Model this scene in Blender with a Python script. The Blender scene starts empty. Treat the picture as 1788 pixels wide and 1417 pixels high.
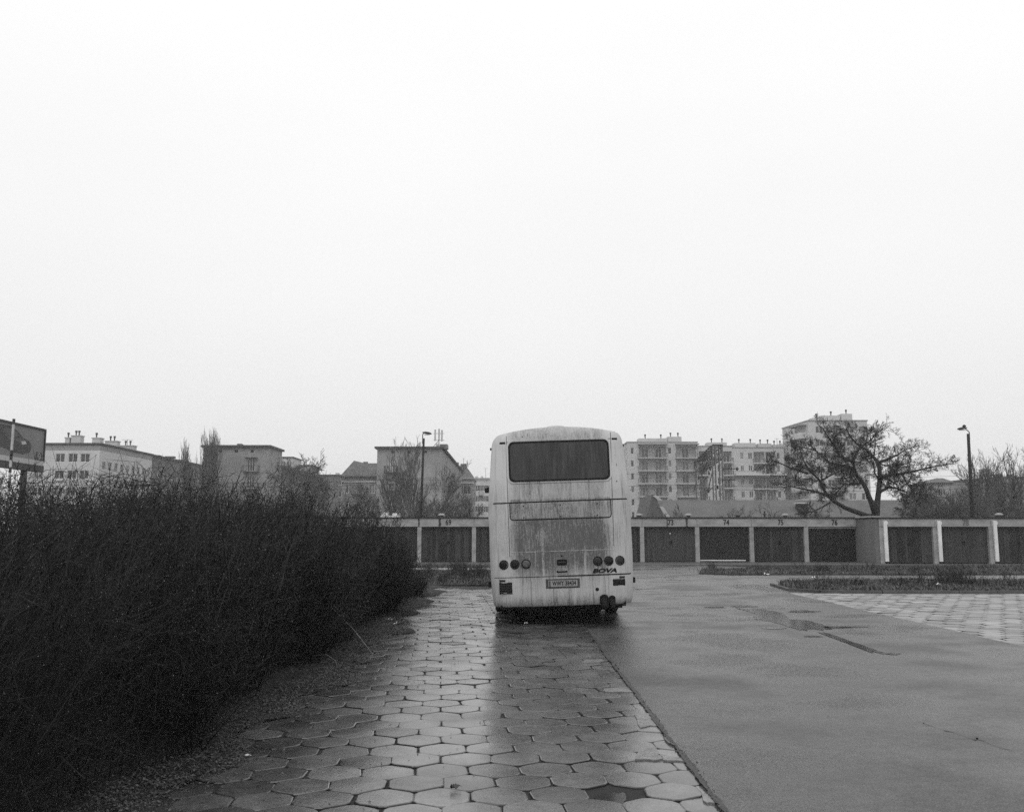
import bpy, math, random
import numpy as np
from mathutils import Vector, Matrix

# ------------------------------------------------------------------ camera, sky, sun, exposure
scn = bpy.context.scene
CAMH, FPX, TILT = 1.65, 1600.0, math.radians(7.74)
cam_d = bpy.data.cameras.new('camera'); cam = bpy.data.objects.new('camera', cam_d)
scn.collection.objects.link(cam); scn.camera = cam
cam.location = (0, 0, CAMH); cam.rotation_euler = (math.pi/2 + TILT, 0, 0)
cam_d.sensor_width = 36; cam_d.lens = 36*FPX/1788; cam_d.clip_end = 3000; cam_d.clip_start = 0.05
SUN_EL, SUN_AZ = math.radians(48), math.radians(205)
SKY_LOW, SKY_HIGH = 0.86, 1.35
world = bpy.data.worlds.new('World'); scn.world = world; world.use_nodes = True
nt = world.node_tree; nt.nodes.clear()
def wn(t, **kw):
    n = nt.nodes.new(t)
    for k, v in kw.items(): setattr(n, k, v)
    return n
w_out = wn('ShaderNodeOutputWorld'); w_bg = wn('ShaderNodeBackground'); w_bg.inputs['Strength'].default_value = 0.1
w_sky = wn('ShaderNodeTexSky', sky_type='NISHITA', sun_disc=False, sun_elevation=SUN_EL, sun_rotation=SUN_AZ)
w_bw = wn('ShaderNodeRGBToBW'); nt.links.new(w_sky.outputs[0], w_bw.inputs[0])
w_tc = wn('ShaderNodeTexCoord'); w_sep = wn('ShaderNodeSeparateXYZ'); nt.links.new(w_tc.outputs['Generated'], w_sep.inputs[0])
w_ramp = wn('ShaderNodeValToRGB'); nt.links.new(w_sep.outputs['Z'], w_ramp.inputs[0])     # overcast: brighter towards the zenith
cr = w_ramp.color_ramp
cr.elements[0].position = 0.0; cr.elements[0].color = (SKY_LOW,)*3+(1,)
cr.elements[1].position = 1.0; cr.elements[1].color = (SKY_HIGH,)*3+(1,)
e = cr.elements.new(0.22); e.color = (SKY_LOW+0.12,)*3+(1,)
e = cr.elements.new(0.5); e.color = (SKY_LOW+0.22,)*3+(1,)
w_no = wn('ShaderNodeTexNoise'); w_no.inputs['Scale'].default_value = 1.7; w_no.inputs['Detail'].default_value = 4
w_mp = wn('ShaderNodeMapping'); w_mp.inputs['Scale'].default_value = (1, 1, 2.2)
nt.links.new(w_tc.outputs['Generated'], w_mp.inputs[0]); nt.links.new(w_mp.outputs[0], w_no.inputs['Vector'])
w_mr = wn('ShaderNodeMapRange'); w_mr.inputs['To Min'].default_value = 0.94*9.3; w_mr.inputs['To Max'].default_value = 1.06*9.3
nt.links.new(w_no.outputs['Fac'], w_mr.inputs[0])
w_mul = wn('ShaderNodeMath', operation='MULTIPLY'); nt.links.new(w_ramp.outputs[0], w_mul.inputs[0]); nt.links.new(w_mr.outputs[0], w_mul.inputs[1])
w_m2 = wn('ShaderNodeMath', operation='MULTIPLY_ADD'); nt.links.new(w_bw.outputs[0], w_m2.inputs[0]); w_m2.inputs[1].default_value = 0.04
nt.links.new(w_mul.outputs[0], w_m2.inputs[2])
nt.links.new(w_m2.outputs[0], w_bg.inputs['Color']); nt.links.new(w_bg.outputs[0], w_out.inputs[0])
sd = bpy.data.lights.new('sun', 'SUN'); sd.energy = 0.8; sd.angle = math.radians(40); sd.color = (1, 1, 1)
sun = bpy.data.objects.new('sun', sd); scn.collection.objects.link(sun)
sun.rotation_euler = (math.pi/2 - SUN_EL, 0, math.pi - SUN_AZ)
scn.view_settings.view_transform = 'Standard'; scn.view_settings.look = 'None'
scn.view_settings.exposure = 0.0; scn.view_settings.gamma = 1
scn.cycles.use_denoising = False; scn.cycles.use_adaptive_sampling = False
scn.cycles.max_bounces = 6; scn.cycles.volume_bounces = 1
rnd = random.Random(7)

# ------------------------------------------------------------------ pixel -> world (photo pixels, 1788 x 1417)
_F = Vector((0, math.cos(TILT), math.sin(TILT))); _U = Vector((0, -math.sin(TILT), math.cos(TILT)))
def ray(px, py): return _F*FPX + Vector((1, 0, 0))*(px-894) + _U*(708.5-py)
def P(px, py, Y):
    d = ray(px, py); return Vector((0, 0, CAMH)) + d*(Y/d.y)
def G(px, py):
    d = ray(px, py); return Vector((0, 0, CAMH)) + d*(-CAMH/d.z)

# ------------------------------------------------------------------ materials (all grey: the place is seen in black and white)
def mat(name, c, rough=0.6, c2=None, scale=3.0, stretch=(1, 1, 1), bump=0.0, bscale=40, r2=None, rscale=None, spec=0.5, contrast=(0.35, 0.65), metallic=0.0, detail=6, attr=None, fine=0.0, mottle=0.0, mscale=9.0):
    m = bpy.data.materials.new(name); m.use_nodes = True; t = m.node_tree; b = t.nodes['Principled BSDF']
    b.inputs['Specular IOR Level'].default_value = spec; b.inputs['Metallic'].default_value = metallic
    N = lambda k: t.nodes.new(k); L = t.links.new
    tc = N('ShaderNodeTexCoord'); mp = N('ShaderNodeMapping'); mp.inputs['Scale'].default_value = stretch; L(tc.outputs['Object'], mp.inputs[0])
    c2 = c*0.7 if c2 is None else c2
    no = N('ShaderNodeTexNoise'); no.inputs['Scale'].default_value = scale; no.inputs['Detail'].default_value = detail; no.inputs['Roughness'].default_value = 0.65
    L(mp.outputs[0], no.inputs['Vector'])
    mr = N('ShaderNodeMapRange'); mr.inputs[1].default_value, mr.inputs[2].default_value = contrast
    mr.inputs[3].default_value = c2; mr.inputs[4].default_value = c; L(no.outputs['Fac'], mr.inputs[0])
    out = mr.outputs[0]
    if fine:
        n3 = N('ShaderNodeTexNoise'); n3.inputs['Scale'].default_value = bscale; n3.inputs['Detail'].default_value = 3; L(tc.outputs['Object'], n3.inputs['Vector'])
        m3 = N('ShaderNodeMapRange'); m3.inputs[1].default_value = 0.3; m3.inputs[2].default_value = 0.7; m3.inputs[3].default_value = 1-fine; m3.inputs[4].default_value = 1+fine
        L(n3.outputs['Fac'], m3.inputs[0]); mu = N('ShaderNodeMath'); mu.operation = 'MULTIPLY'; L(out, mu.inputs[0]); L(m3.outputs[0], mu.inputs[1]); out = mu.outputs[0]
    if mottle:
        n4 = N('ShaderNodeTexNoise'); n4.inputs['Scale'].default_value = mscale; n4.inputs['Detail'].default_value = 8; n4.inputs['Roughness'].default_value = 0.75; L(mp.outputs[0], n4.inputs['Vector'])
        m4 = N('ShaderNodeMapRange'); m4.inputs[1].default_value = 0.35; m4.inputs[2].default_value = 0.65; m4.inputs[3].default_value = 1-mottle; m4.inputs[4].default_value = 1+mottle
        L(n4.outputs['Fac'], m4.inputs[0]); mu = N('ShaderNodeMath'); mu.operation = 'MULTIPLY'; L(out, mu.inputs[0]); L(m4.outputs[0], mu.inputs[1]); out = mu.outputs[0]
    if attr:
        at = N('ShaderNodeAttribute'); at.attribute_name = attr
        mu = N('ShaderNodeMath'); mu.operation = 'MULTIPLY'; L(out, mu.inputs[0]); L(at.outputs['Fac'], mu.inputs[1]); out = mu.outputs[0]
    L(out, b.inputs['Base Color'])
    if r2 is not None:
        n2 = N('ShaderNodeTexNoise'); n2.inputs['Scale'].default_value = rscale or scale; n2.inputs['Detail'].default_value = 5
        L(mp.outputs[0], n2.inputs['Vector']); r_ = N('ShaderNodeMapRange'); r_.inputs[1].default_value = 0.38; r_.inputs[2].default_value = 0.62
        r_.inputs[3].default_value = rough; r_.inputs[4].default_value = r2; L(n2.outputs['Fac'], r_.inputs[0]); L(r_.outputs[0], b.inputs['Roughness'])
    else: b.inputs['Roughness'].default_value = rough
    if bump:
        nb = N('ShaderNodeTexNoise'); nb.inputs['Scale'].default_value = bscale; nb.inputs['Detail'].default_value = 4; L(tc.outputs['Object'], nb.inputs['Vector'])
        bp = N('ShaderNodeBump'); bp.inputs['Strength'].default_value = bump; bp.inputs['Distance'].default_value = 0.02
        L(nb.outputs['Fac'], bp.inputs['Height']); L(bp.outputs[0], b.inputs['Normal'])
    return m
M = {}
M['soil'] = mat('soil', 0.040, 0.85, 0.015, 6, bump=0.8, bscale=30, spec=0.2)
M['joint'] = mat('joint', 0.022, 0.75, 0.010, 20, bump=0.5, bscale=80, spec=0.25)
M['paver'] = mat('paver', 0.108, 0.06, 0.055, 2.3, bump=0.07, bscale=70, r2=0.28, rscale=1.1, attr='tone', fine=0.3, spec=0.58, mottle=0.25, mscale=14)
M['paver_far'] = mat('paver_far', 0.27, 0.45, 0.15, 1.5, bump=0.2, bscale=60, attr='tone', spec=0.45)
M['asphalt'] = mat('asphalt', 0.062, 0.10, 0.026, 0.42, (0.8, 0.9, 1), bump=0.35, bscale=75, r2=0.52, rscale=0.6, fine=0.9, spec=0.62, mottle=0.42, mscale=13, contrast=(0.32, 0.68))
M['edge_tar'] = mat('edge_tar', 0.035, 0.5, 0.015, 14, bump=0.8, bscale=60)
M['lane'] = mat('lane', 0.20, 0.42, 0.12, 1.1, (0.4, 1, 1), bump=0.2, bscale=50)
M['apron'] = mat('apron', 0.095, 0.5, 0.06, 0.7, (0.4, 1, 1), bump=0.2, bscale=50)
M['water'] = mat('water', 0.028, 0.10, 0.018, 5, spec=0.4)
M['damp'] = mat('damp', 0.052, 0.22, 0.028, 3, bump=0.3, bscale=75, spec=0.5, mottle=.4, fine=.6)
M['grass'] = mat('grass', 0.15, 0.8, 0.04, 3, spec=0.15)
M['turf'] = mat('turf', 0.07, 0.9, 0.02, 2.5, bump=1.0, bscale=25, spec=0.15)
M['litter'] = mat('litter', 0.12, 0.6, 0.018, 37, contrast=(0.4, 0.6), spec=0.3)
M['paper'] = mat('paper', 0.75, 0.6, 0.6, 12, spec=0.3)
M['twig'] = mat('twig', 0.027, 0.6, 0.009, 1.2, spec=0.2)
M['bud'] = mat('bud', 0.30, 0.4, 0.06, 6, spec=0.5, contrast=(0.45, 0.6))
M['cane'] = mat('cane', 0.28, 0.6, 0.18, 10, spec=0.3)
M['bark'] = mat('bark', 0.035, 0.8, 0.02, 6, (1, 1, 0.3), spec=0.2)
M['bark_far_hazed'] = mat('bark_far_hazed', 0.12, 0.85, 0.07, 3, (1, 1, 0.3), spec=0.15)  # distant trees: haze put into the colour, paler than the near bark
M['leaf'] = mat('leaf', 0.035, 0.7, 0.02, 5, spec=0.2)
M['concrete'] = mat('concrete', 0.34, 0.75, 0.20, 1.6, (1, 1, 1.8), bump=0.2, bscale=25, spec=0.3, contrast=(0.3, 0.62), fine=0.1)
M['concrete_dark'] = mat('concrete_dark', 0.11, 0.8, 0.06, 1.3, bump=0.2, bscale=25, spec=0.3)
M['whitewash'] = mat('whitewash', 0.8, 0.7, 0.6, 2.0, bump=0.2, bscale=25, spec=0.3)
M['felt'] = mat('felt', 0.04, 0.9, 0.02, 2, bump=0.3, bscale=20, spec=0.2)
M['felt_roof'] = mat('felt_roof', 0.06, 0.75, 0.035, 0.8, bump=0.4, bscale=12, spec=0.25)
M['door_wood'] = mat('door_wood', 0.033, 0.7, 0.018, 2.0, (1, 1, 0.35), spec=0.2, bump=0.2, bscale=40)
M['door_wood_pale'] = mat('door_wood_pale', 0.058, 0.7, 0.032, 2.4, (1, 1, 0.25), spec=0.2, bump=0.2, bscale=40)
M['door_board'] = mat('door_board', 0.062, 0.7, 0.03, 2.0, (1, 1, 0.3), spec=0.2)
M['door_steel'] = mat('door_steel', 0.020, 0.6, 0.014, 1.5, spec=0.3)
M['door_black'] = mat('door_black', 0.008, 0.6, 0.005, 1.5, spec=0.3)
M['number'] = mat('number', 0.02, 0.8, 0.015, 5, spec=0.1)
M['number_faint'] = mat('number_faint', 0.15, 0.8, 0.09, 9, spec=0.1)
M['plaster'] = mat('plaster', 0.33, 0.85, 0.18, 0.32, (1, 1, 0.8), bump=0.2, bscale=6, spec=0.15, contrast=(0.3, 0.68))
M['plaster_grey'] = mat('plaster_grey', 0.30, 0.85, 0.155, 0.25, spec=0.15)
M['plaster_dark'] = mat('plaster_dark', 0.15, 0.85, 0.09, 0.3, spec=0.15)
M['plaster_white'] = mat('plaster_white', 0.58, 0.85, 0.46, 0.25, spec=0.15)
M['plaster_pale'] = mat('plaster_pale', 0.50, 0.85, 0.42, 0.2, spec=0.15)
M['plaster_band'] = mat('plaster_band', 0.30, 0.85, 0.25, 0.4, spec=0.15)
M['roof_dark'] = mat('roof_dark', 0.07, 0.8, 0.045, 1.5, spec=0.2)
M['shed_roof'] = mat('shed_roof', 0.13, 0.8, 0.10, 0.8, spec=0.15)
M['roof_tile'] = mat('roof_tile', 0.10, 0.75, 0.06, 0.7, (1, 1, 0.4), spec=0.2, bump=0.5, bscale=4)
M['frame_white'] = mat('frame_white', 0.70, 0.5, 0.6, 2)
M['pane'] = mat('pane', 0.035, 0.12, 0.02, 1.0)
M['curtain'] = mat('curtain', 0.22, 0.3, 0.08, 2.5, (2, 2, 0.6))
M['metal_dark'] = mat('metal_dark', 0.035, 0.55, 0.025, 3, spec=0.4)
M['metal_mid'] = mat('metal_mid', 0.15, 0.5, 0.10, 3, spec=0.4)
M['metal_pale'] = mat('metal_pale', 0.5, 0.5, 0.4, 3, spec=0.4)
M['pole_wood'] = mat('pole_wood', 0.03, 0.8, 0.018, 4, (1, 1, 0.2), spec=0.2)
M['rubber'] = mat('rubber', 0.016, 0.6, 0.01, 8, spec=0.3, bump=0.2, bscale=40)
M['black'] = mat('black', 0.010, 0.7, 0.006, 4, spec=0.15)
M['seam'] = mat('seam', 0.012, 0.7, 0.008, 4, spec=0.2)
M['seam_soft'] = mat('seam_soft', 0.13, 0.7, 0.06, 6, spec=0.2)
M['bus_glass'] = mat('bus_glass', 0.055, 0.22, 0.018, 1.6, (5, 5, 0.5), r2=0.5, spec=0.35, mottle=0.3, mscale=6)
M['bus_glass_side'] = mat('bus_glass_side', 0.02, 0.12, 0.012, 2.0)
M['lens_dark'] = mat('lens_dark', 0.014, 0.3, 0.008, 14, spec=0.2)
M['lens_mid'] = mat('lens_mid', 0.030, 0.3, 0.018, 14, spec=0.25)
M['lens_pale'] = mat('lens_pale', 0.12, 0.28, 0.06, 18, spec=0.4)
M['plate'] = mat('plate', 0.30, 0.5, 0.20, 9)
M['plate_frame'] = mat('plate_frame', 0.07, 0.5, 0.04, 12)
M['chrome'] = mat('chrome', 0.45, 0.25, 0.3, 5, metallic=0.9)
M['poster'] = mat('poster', 0.19, 0.6, 0.165, 0.6)
M['poster_dark'] = mat('poster_dark', 0.045, 0.6, 0.025, 1.2)
M['poster_mid'] = mat('poster_mid', 0.10, 0.6, 0.06, 1.5)
M['poster_pale'] = mat('poster_pale', 0.55, 0.6, 0.4, 1.5)

def bus_paint():
    m = bpy.data.materials.new('dirty_paint'); m.use_nodes = True; t = m.node_tree; b = t.nodes['Principled BSDF']
    N = lambda k: t.nodes.new(k); L = t.links.new
    tc = N('ShaderNodeTexCoord'); sp = N('ShaderNodeSeparateXYZ'); L(tc.outputs['Object'], sp.inputs[0])
    def noise(sc, stretch, det=5, ro=0.6):
        mp = N('ShaderNodeMapping'); mp.inputs['Scale'].default_value = stretch; L(tc.outputs['Object'], mp.inputs[0])
        n = N('ShaderNodeTexNoise'); n.inputs['Scale'].default_value = sc; n.inputs['Detail'].default_value = det; n.inputs['Roughness'].default_value = ro
        L(mp.outputs[0], n.inputs['Vector']); return n.outputs['Fac']
    def mr(x, a, b_, c, d, smooth=True):
        n = N('ShaderNodeMapRange'); n.interpolation_type = 'SMOOTHSTEP' if smooth else 'LINEAR'
        for i, v in enumerate((a, b_, c, d)): n.inputs[i+1].default_value = v
        L(x, n.inputs[0]); return n.outputs[0]
    def ma(op, x, y):
        n = N('ShaderNodeMath'); n.operation = op
        for i, v in enumerate((x, y)):
            if isinstance(v, (int, float)): n.inputs[i].default_value = v
            else: L(v, n.inputs[i])
        return n.outputs[0]
    z = sp.outputs['Z']; x = sp.outputs['X']; y = sp.outputs['Y']
    ax = ma('ABSOLUTE', x, 0)
    # road film thrown up on the rear: thick between bumper and window, thin on the roof and at the corners
    mid = ma('MULTIPLY', mr(z, 0.70, 1.15, 0.45, 1.25), mr(z, 1.78, 1.98, 1.0, 0.5))
    mid = ma('MULTIPLY', mid, mr(ax, 0.70, 0.98, 1.0, 0.22))
    low = mr(z, 0.36, 0.60, 0.50, 0.05)
    panel = ma('MULTIPLY', ma('MULTIPLY', mr(z, 1.865, 1.88, 0, 1), mr(z, 2.215, 2.225, 1, 0)), mr(ax, 0.88, 0.9, 1, 0))
    up = ma('MULTIPLY', mr(z, 2.25, 2.7, 0.42, 0.20), 1.0)
    film = ma('ADD', ma('MAXIMUM', mid, ma('MULTIPLY', panel, 0.85)), low)
    film = ma('MAXIMUM', film, up)
    big = mr(noise(2.2, (1, 1, 0.8)), 0.3, 0.7, 0.78, 1.15)
    film = ma('MULTIPLY', film, big)
    rain = noise(22, (2.3, 1, 0.22), 6, 0.75)
    streak = mr(rain, 0.38, 0.64, 0.0, 1.0)
    clean = noise(5, (1.6, 1, 0.10), 4, 0.6)
    grain = mr(noise(95, (1, 1, 0.6), 3), 0.35, 0.65, 0.74, 1.2)
    dirt = ma('MULTIPLY', film, ma('MULTIPLY', ma('ADD', ma('MULTIPLY', streak, 0.36), 0.62), grain))
    dirt = ma('ADD', dirt, ma('MULTIPLY', mr(noise(9, (1.8, 1, 0.08), 5, 0.7), 0.52, 0.72, 0, 0.35), mr(z, 2.9, 3.3, 1.0, 0.3)))
    dirt = ma('MULTIPLY', dirt, mr(clean, 0.56, 0.70, 1.0, 0.6))
    dirt = ma('MINIMUM', ma('ADD', dirt, 0.08), 1.0)
    mix = N('ShaderNodeMix'); mix.data_type = 'RGBA'; L(dirt, mix.inputs[0])
    mix.inputs[6].default_value = (0.65, 0.65, 0.65, 1); mix.inputs[7].default_value = (0.10, 0.10, 0.10, 1)
    L(mix.outputs[2], b.inputs['Base Color'])
    L(mr(dirt, 0, 1, 0.42, 0.75), b.inputs['Roughness'])
    b.inputs['Specular IOR Level'].default_value = 0.35
    bp = N('ShaderNodeBump'); bp.inputs['Strength'].default_value = 0.12; bp.inputs['Distance'].default_value = 0.01
    L(noise(1.6, (1, 1, 1), 2), bp.inputs['Height']); L(bp.outputs[0], b.inputs['Normal'])
    return m
M['bus_paint'] = bus_paint()

# ------------------------------------------------------------------ helpers
def tag(o, label, cat, group=None, kind=None):
    if label: o['label'] = label
    if cat: o['category'] = cat
    if group: o['group'] = group
    if kind: o['kind'] = kind
    return o
def link(o, parent=None):
    scn.collection.objects.link(o)
    if parent is not None: o.parent = parent
    return o
def thing(name, label, cat, loc=(0, 0, 0), rz=0, group=None):
    o = link(bpy.data.objects.new(name, None)); o.location = loc; o.rotation_euler.z = rz; o.empty_display_size = 0.2
    return tag(o, label, cat, group)
def copy_tree(o, parent=None):
    c = o.copy(); link(c)
    if parent is not None: c.parent = parent
    for ch in list(o.children): copy_tree(ch, c)
    return c
class MB:
    def __init__(s): s.v = []; s.f = []; s.m = []
    def quad(s, a, b, c, d, mi=0):
        n = len(s.v); s.v += [tuple(a), tuple(b), tuple(c), tuple(d)]; s.f.append((n, n+1, n+2, n+3)); s.m.append(mi)
    def poly(s, pts, mi=0):
        n = len(s.v); s.v += [tuple(p) for p in pts]; s.f.append(tuple(range(n, n+len(pts)))); s.m.append(mi)
    def box(s, x0, x1, y0, y1, z0, z1, T=None, mi=0):
        T = T or (lambda a, b, c: (a, b, c)); n = len(s.v)
        for z in (z0, z1):
            for (x, y) in ((x0, y0), (x1, y0), (x1, y1), (x0, y1)): s.v.append(tuple(T(x, y, z)))
        for f in ((3, 2, 1, 0), (4, 5, 6, 7), (0, 1, 5, 4), (1, 2, 6, 5), (2, 3, 7, 6), (3, 0, 4, 7)):
            s.f.append(tuple(n+i for i in f)); s.m.append(mi)
    def prism(s, pts, z0, z1, mi=0):          # pts CCW in xy
        n = len(s.v); k = len(pts)
        for z in (z0, z1): s.v += [(p[0], p[1], z) for p in pts]
        s.f.append(tuple(n+k-1-i for i in range(k))); s.m.append(mi)
        s.f.append(tuple(n+k+i for i in range(k))); s.m.append(mi)
        for i in range(k):
            j = (i+1) % k; s.f.append((n+i, n+j, n+k+j, n+k+i)); s.m.append(mi)
    def tube(s, pts, rad, sides=6, caps=True, mi=0):
        pts = [Vector(p) for p in pts]; k = len(pts)
        if not hasattr(rad, '__len__'): rad = [rad]*k
        n0 = len(s.v); prev = None
        for i, p in enumerate(pts):
            d = (pts[min(i+1, k-1)] - pts[max(i-1, 0)]).normalized()
            if prev is None: prev = d.orthogonal().normalized()
            else:
                prev = (prev - d*prev.dot(d)); prev = prev.normalized() if prev.length > 1e-6 else d.orthogonal().normalized()
            b = d.cross(prev)
            for j in range(sides):
                a = 2*math.pi*j/sides; s.v.append(tuple(p + (prev*math.cos(a) + b*math.sin(a))*rad[i]))
        for i in range(k-1):
            for j in range(sides):
                a = n0+i*sides+j; b = n0+i*sides+(j+1) % sides
                s.f.append((a, b, b+sides, a+sides)); s.m.append(mi)
        if caps:
            s.f.append(tuple(n0+sides-1-j for j in range(sides))); s.m.append(mi)
            s.f.append(tuple(n0+(k-1)*sides+j for j in range(sides))); s.m.append(mi)
    def lathe(s, prof, c=(0, 0, 0), sides=16, axis='z', mi=0):   # prof: (r, h)
        n0 = len(s.v); c = Vector(c)
        for r, h in prof:
            for j in range(sides):
                a = 2*math.pi*j/sides; u, w = r*math.cos(a), r*math.sin(a)
                s.v.append(tuple(c + (Vector((u, w, h)) if axis == 'z' else Vector((h, u, w)) if axis == 'x' else Vector((w, h, u)))))
        for i in range(len(prof)-1):
            for j in range(sides):
                a = n0+i*sides+j; b = n0+i*sides+(j+1) % sides
                s.f.append((a, b, b+sides, a+sides)); s.m.append(mi)
        s.f.append(tuple(n0+sides-1-j for j in range(sides))); s.m.append(mi)
        s.f.append(tuple(n0+(len(prof)-1)*sides+j for j in range(sides))); s.m.append(mi)
    def mesh(s, name, mats, smooth=False):
        me = bpy.data.meshes.new(name); me.from_pydata(s.v, [], s.f)
        mats = mats if isinstance(mats, (list, tuple)) else [mats]
        for m in mats: me.materials.append(m)
        if len(mats) > 1: me.polygons.foreach_set('material_index', s.m)
        if smooth: me.polygons.foreach_set('use_smooth', [True]*len(me.polygons))
        me.update(); return me
    def build(s, name, mats, parent=None, smooth=False, bevel=0, loc=None):
        o = bpy.data.objects.new(name, s.mesh(name, mats, smooth)); link(o, parent)
        if loc is not None: o.location = loc
        if bevel:
            b = o.modifiers.new('bevel', 'BEVEL'); b.width = bevel; b.segments = 2; b.limit_method = 'ANGLE'; b.angle_limit = math.radians(40)
        return o
def np_mesh(name, verts, faces, mats, fmat=None, smooth=False, tone=None):
    verts = np.asarray(verts, np.float32); faces = np.asarray(faces, np.int32); k = faces.shape[1]
    me = bpy.data.meshes.new(name); me.vertices.add(len(verts)); me.vertices.foreach_set('co', verts.ravel())
    me.loops.add(faces.size); me.loops.foreach_set('vertex_index', faces.ravel())
    me.polygons.add(len(faces)); me.polygons.foreach_set('loop_start', np.arange(0, faces.size, k, dtype=np.int32))
    me.polygons.foreach_set('loop_total', np.full(len(faces), k, np.int32))
    for m in (mats if isinstance(mats, (list, tuple)) else [mats]): me.materials.append(m)
    if fmat is not None: me.polygons.foreach_set('material_index', np.asarray(fmat, np.int32))
    if tone is not None:
        a = me.attributes.new('tone', 'FLOAT', 'FACE'); a.data.foreach_set('value', np.asarray(tone, np.float32))
    me.update(calc_edges=True)
    me.polygons.foreach_set('use_smooth', np.full(len(faces), bool(smooth)))
    return me
def text_mesh(txt, size, depth, shear=0.0, xs=1.0, bold=0.0, spacing=1.0):
    cu = bpy.data.curves.new('lettering', 'FONT'); cu.body = txt; cu.size = size; cu.extrude = depth; cu.shear = shear
    cu.align_x = 'CENTER'; cu.align_y = 'CENTER'; cu.offset = bold; cu.space_character = spacing; cu.resolution_u = 4
    o = bpy.data.objects.new('lettering', cu); link(o)
    dg = bpy.context.evaluated_depsgraph_get(); me = bpy.data.meshes.new_from_object(o.evaluated_get(dg)); bpy.data.objects.remove(o)
    me.transform(Matrix.Rotation(math.pi/2, 4, 'X') @ Matrix.Scale(xs, 4, (1, 0, 0))); return me

# ------------------------------------------------------------------ ground
def sheet(name, pts, z, m, kind='structure', label=None):
    b = MB(); b.poly([(p[0], p[1], z) for p in pts]); o = b.build(name, m); tag(o, label, None, None, kind); return o
sheet('ground', [(-900, -60), (900, -60), (900, 1500), (-900, 1500)], -0.06, M['soil'])
RX0, RX1 = 1.26, 7.33                    # the asphalt road between the two paved strips
Y_ISL0, Y_ISL1, Y_LN1, Y_GR1, Y_GAR = 25.2, 30.4, 34.2, 40.5, 48.9
def ragged(x, y0, y1, step, amp, seed):
    r = random.Random(seed); out = []; y = y0; w = 0
    while y < y1:
        w = 0.7*w + r.uniform(-amp, amp); out.append((x + w*0.7 + r.uniform(-amp, amp)*0.5, y)); y += step*r.uniform(0.6, 1.4)
    return out + [(x, y1)]
left = ragged(RX0, -4, 30.2, 0.11, 0.028, 3); right = ragged(RX1, -4, 25.0, 0.25, 0.02, 5)
pts = left + [(1.26, 30.6), (-16, 31.5), (-16, 36), (0.0, 38.6), (0.5, Y_GAR-3.9), (7.0, Y_GAR-3.9)]
pts += [(13.5, 41.0), (9.5, 38.2), (9.5, 34.6), (44, 34.6), (44, 30.2), (10.5, 30.2), (9.0, 29.0), (9.0, 27.2), (9.0, 25.1)] + right[::-1]
b = MB(); k = len(pts)
b.poly([(p[0], p[1], 0.012) for p in pts])
for i in range(k):
    p, q = pts[i], pts[(i+1) % k]; b.quad((p[0], p[1], -0.05), (q[0], q[1], -0.05), (q[0], q[1], 0.012), (p[0], p[1], 0.012))
tag(b.build('asphalt_road', M['asphalt']), None, None, None, 'structure')
b = MB(); b.box(-40, 46, Y_GAR-3.88, Y_GAR+1, -0.05, 0.016); tag(b.build('garage_apron', M['apron']), None, None, None, 'structure')
# crumbled tar along the paving edge
r = random.Random(11); b = MB()
for i in range(260):
    y = 4.0 + 10*(i/260)**1.6; x = RX0 + .02*math.sin(y*3.1)+abs(r.gauss(0.0, 0.018))-.01; s = r.uniform(0.002, 0.007)
    a = r.uniform(0, 3); q = [(x+s*math.cos(a+t)*r.uniform(.6, 1.2), y+s*1.4*math.sin(a+t)*r.uniform(.6, 1.2)) for t in (0, 1.2, 2.5, 3.7, 5)]
    b.prism(q, 0.002, 0.0145+r.uniform(0.001, 0.003))
tag(b.build('crumbled_tar', M['edge_tar']), None, None, None, 'stuff')
lf, rt = ragged(RX0-.02, 3.4, 14.5, .05, .010, 21), ragged(RX0+.022, 3.4, 14.5, .05, .014, 22)
b = MB(); n_ = min(len(lf), len(rt)); q = [(a[0], a[1]) for a in lf]+[(a[0], a[1]) for a in rt[::-1]]
b.poly([(x, y, .0145) for x, y in q[::-1]][::-1]); tag(b.build('tar_edge', M['edge_tar']), None, None, None, 'structure')

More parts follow.
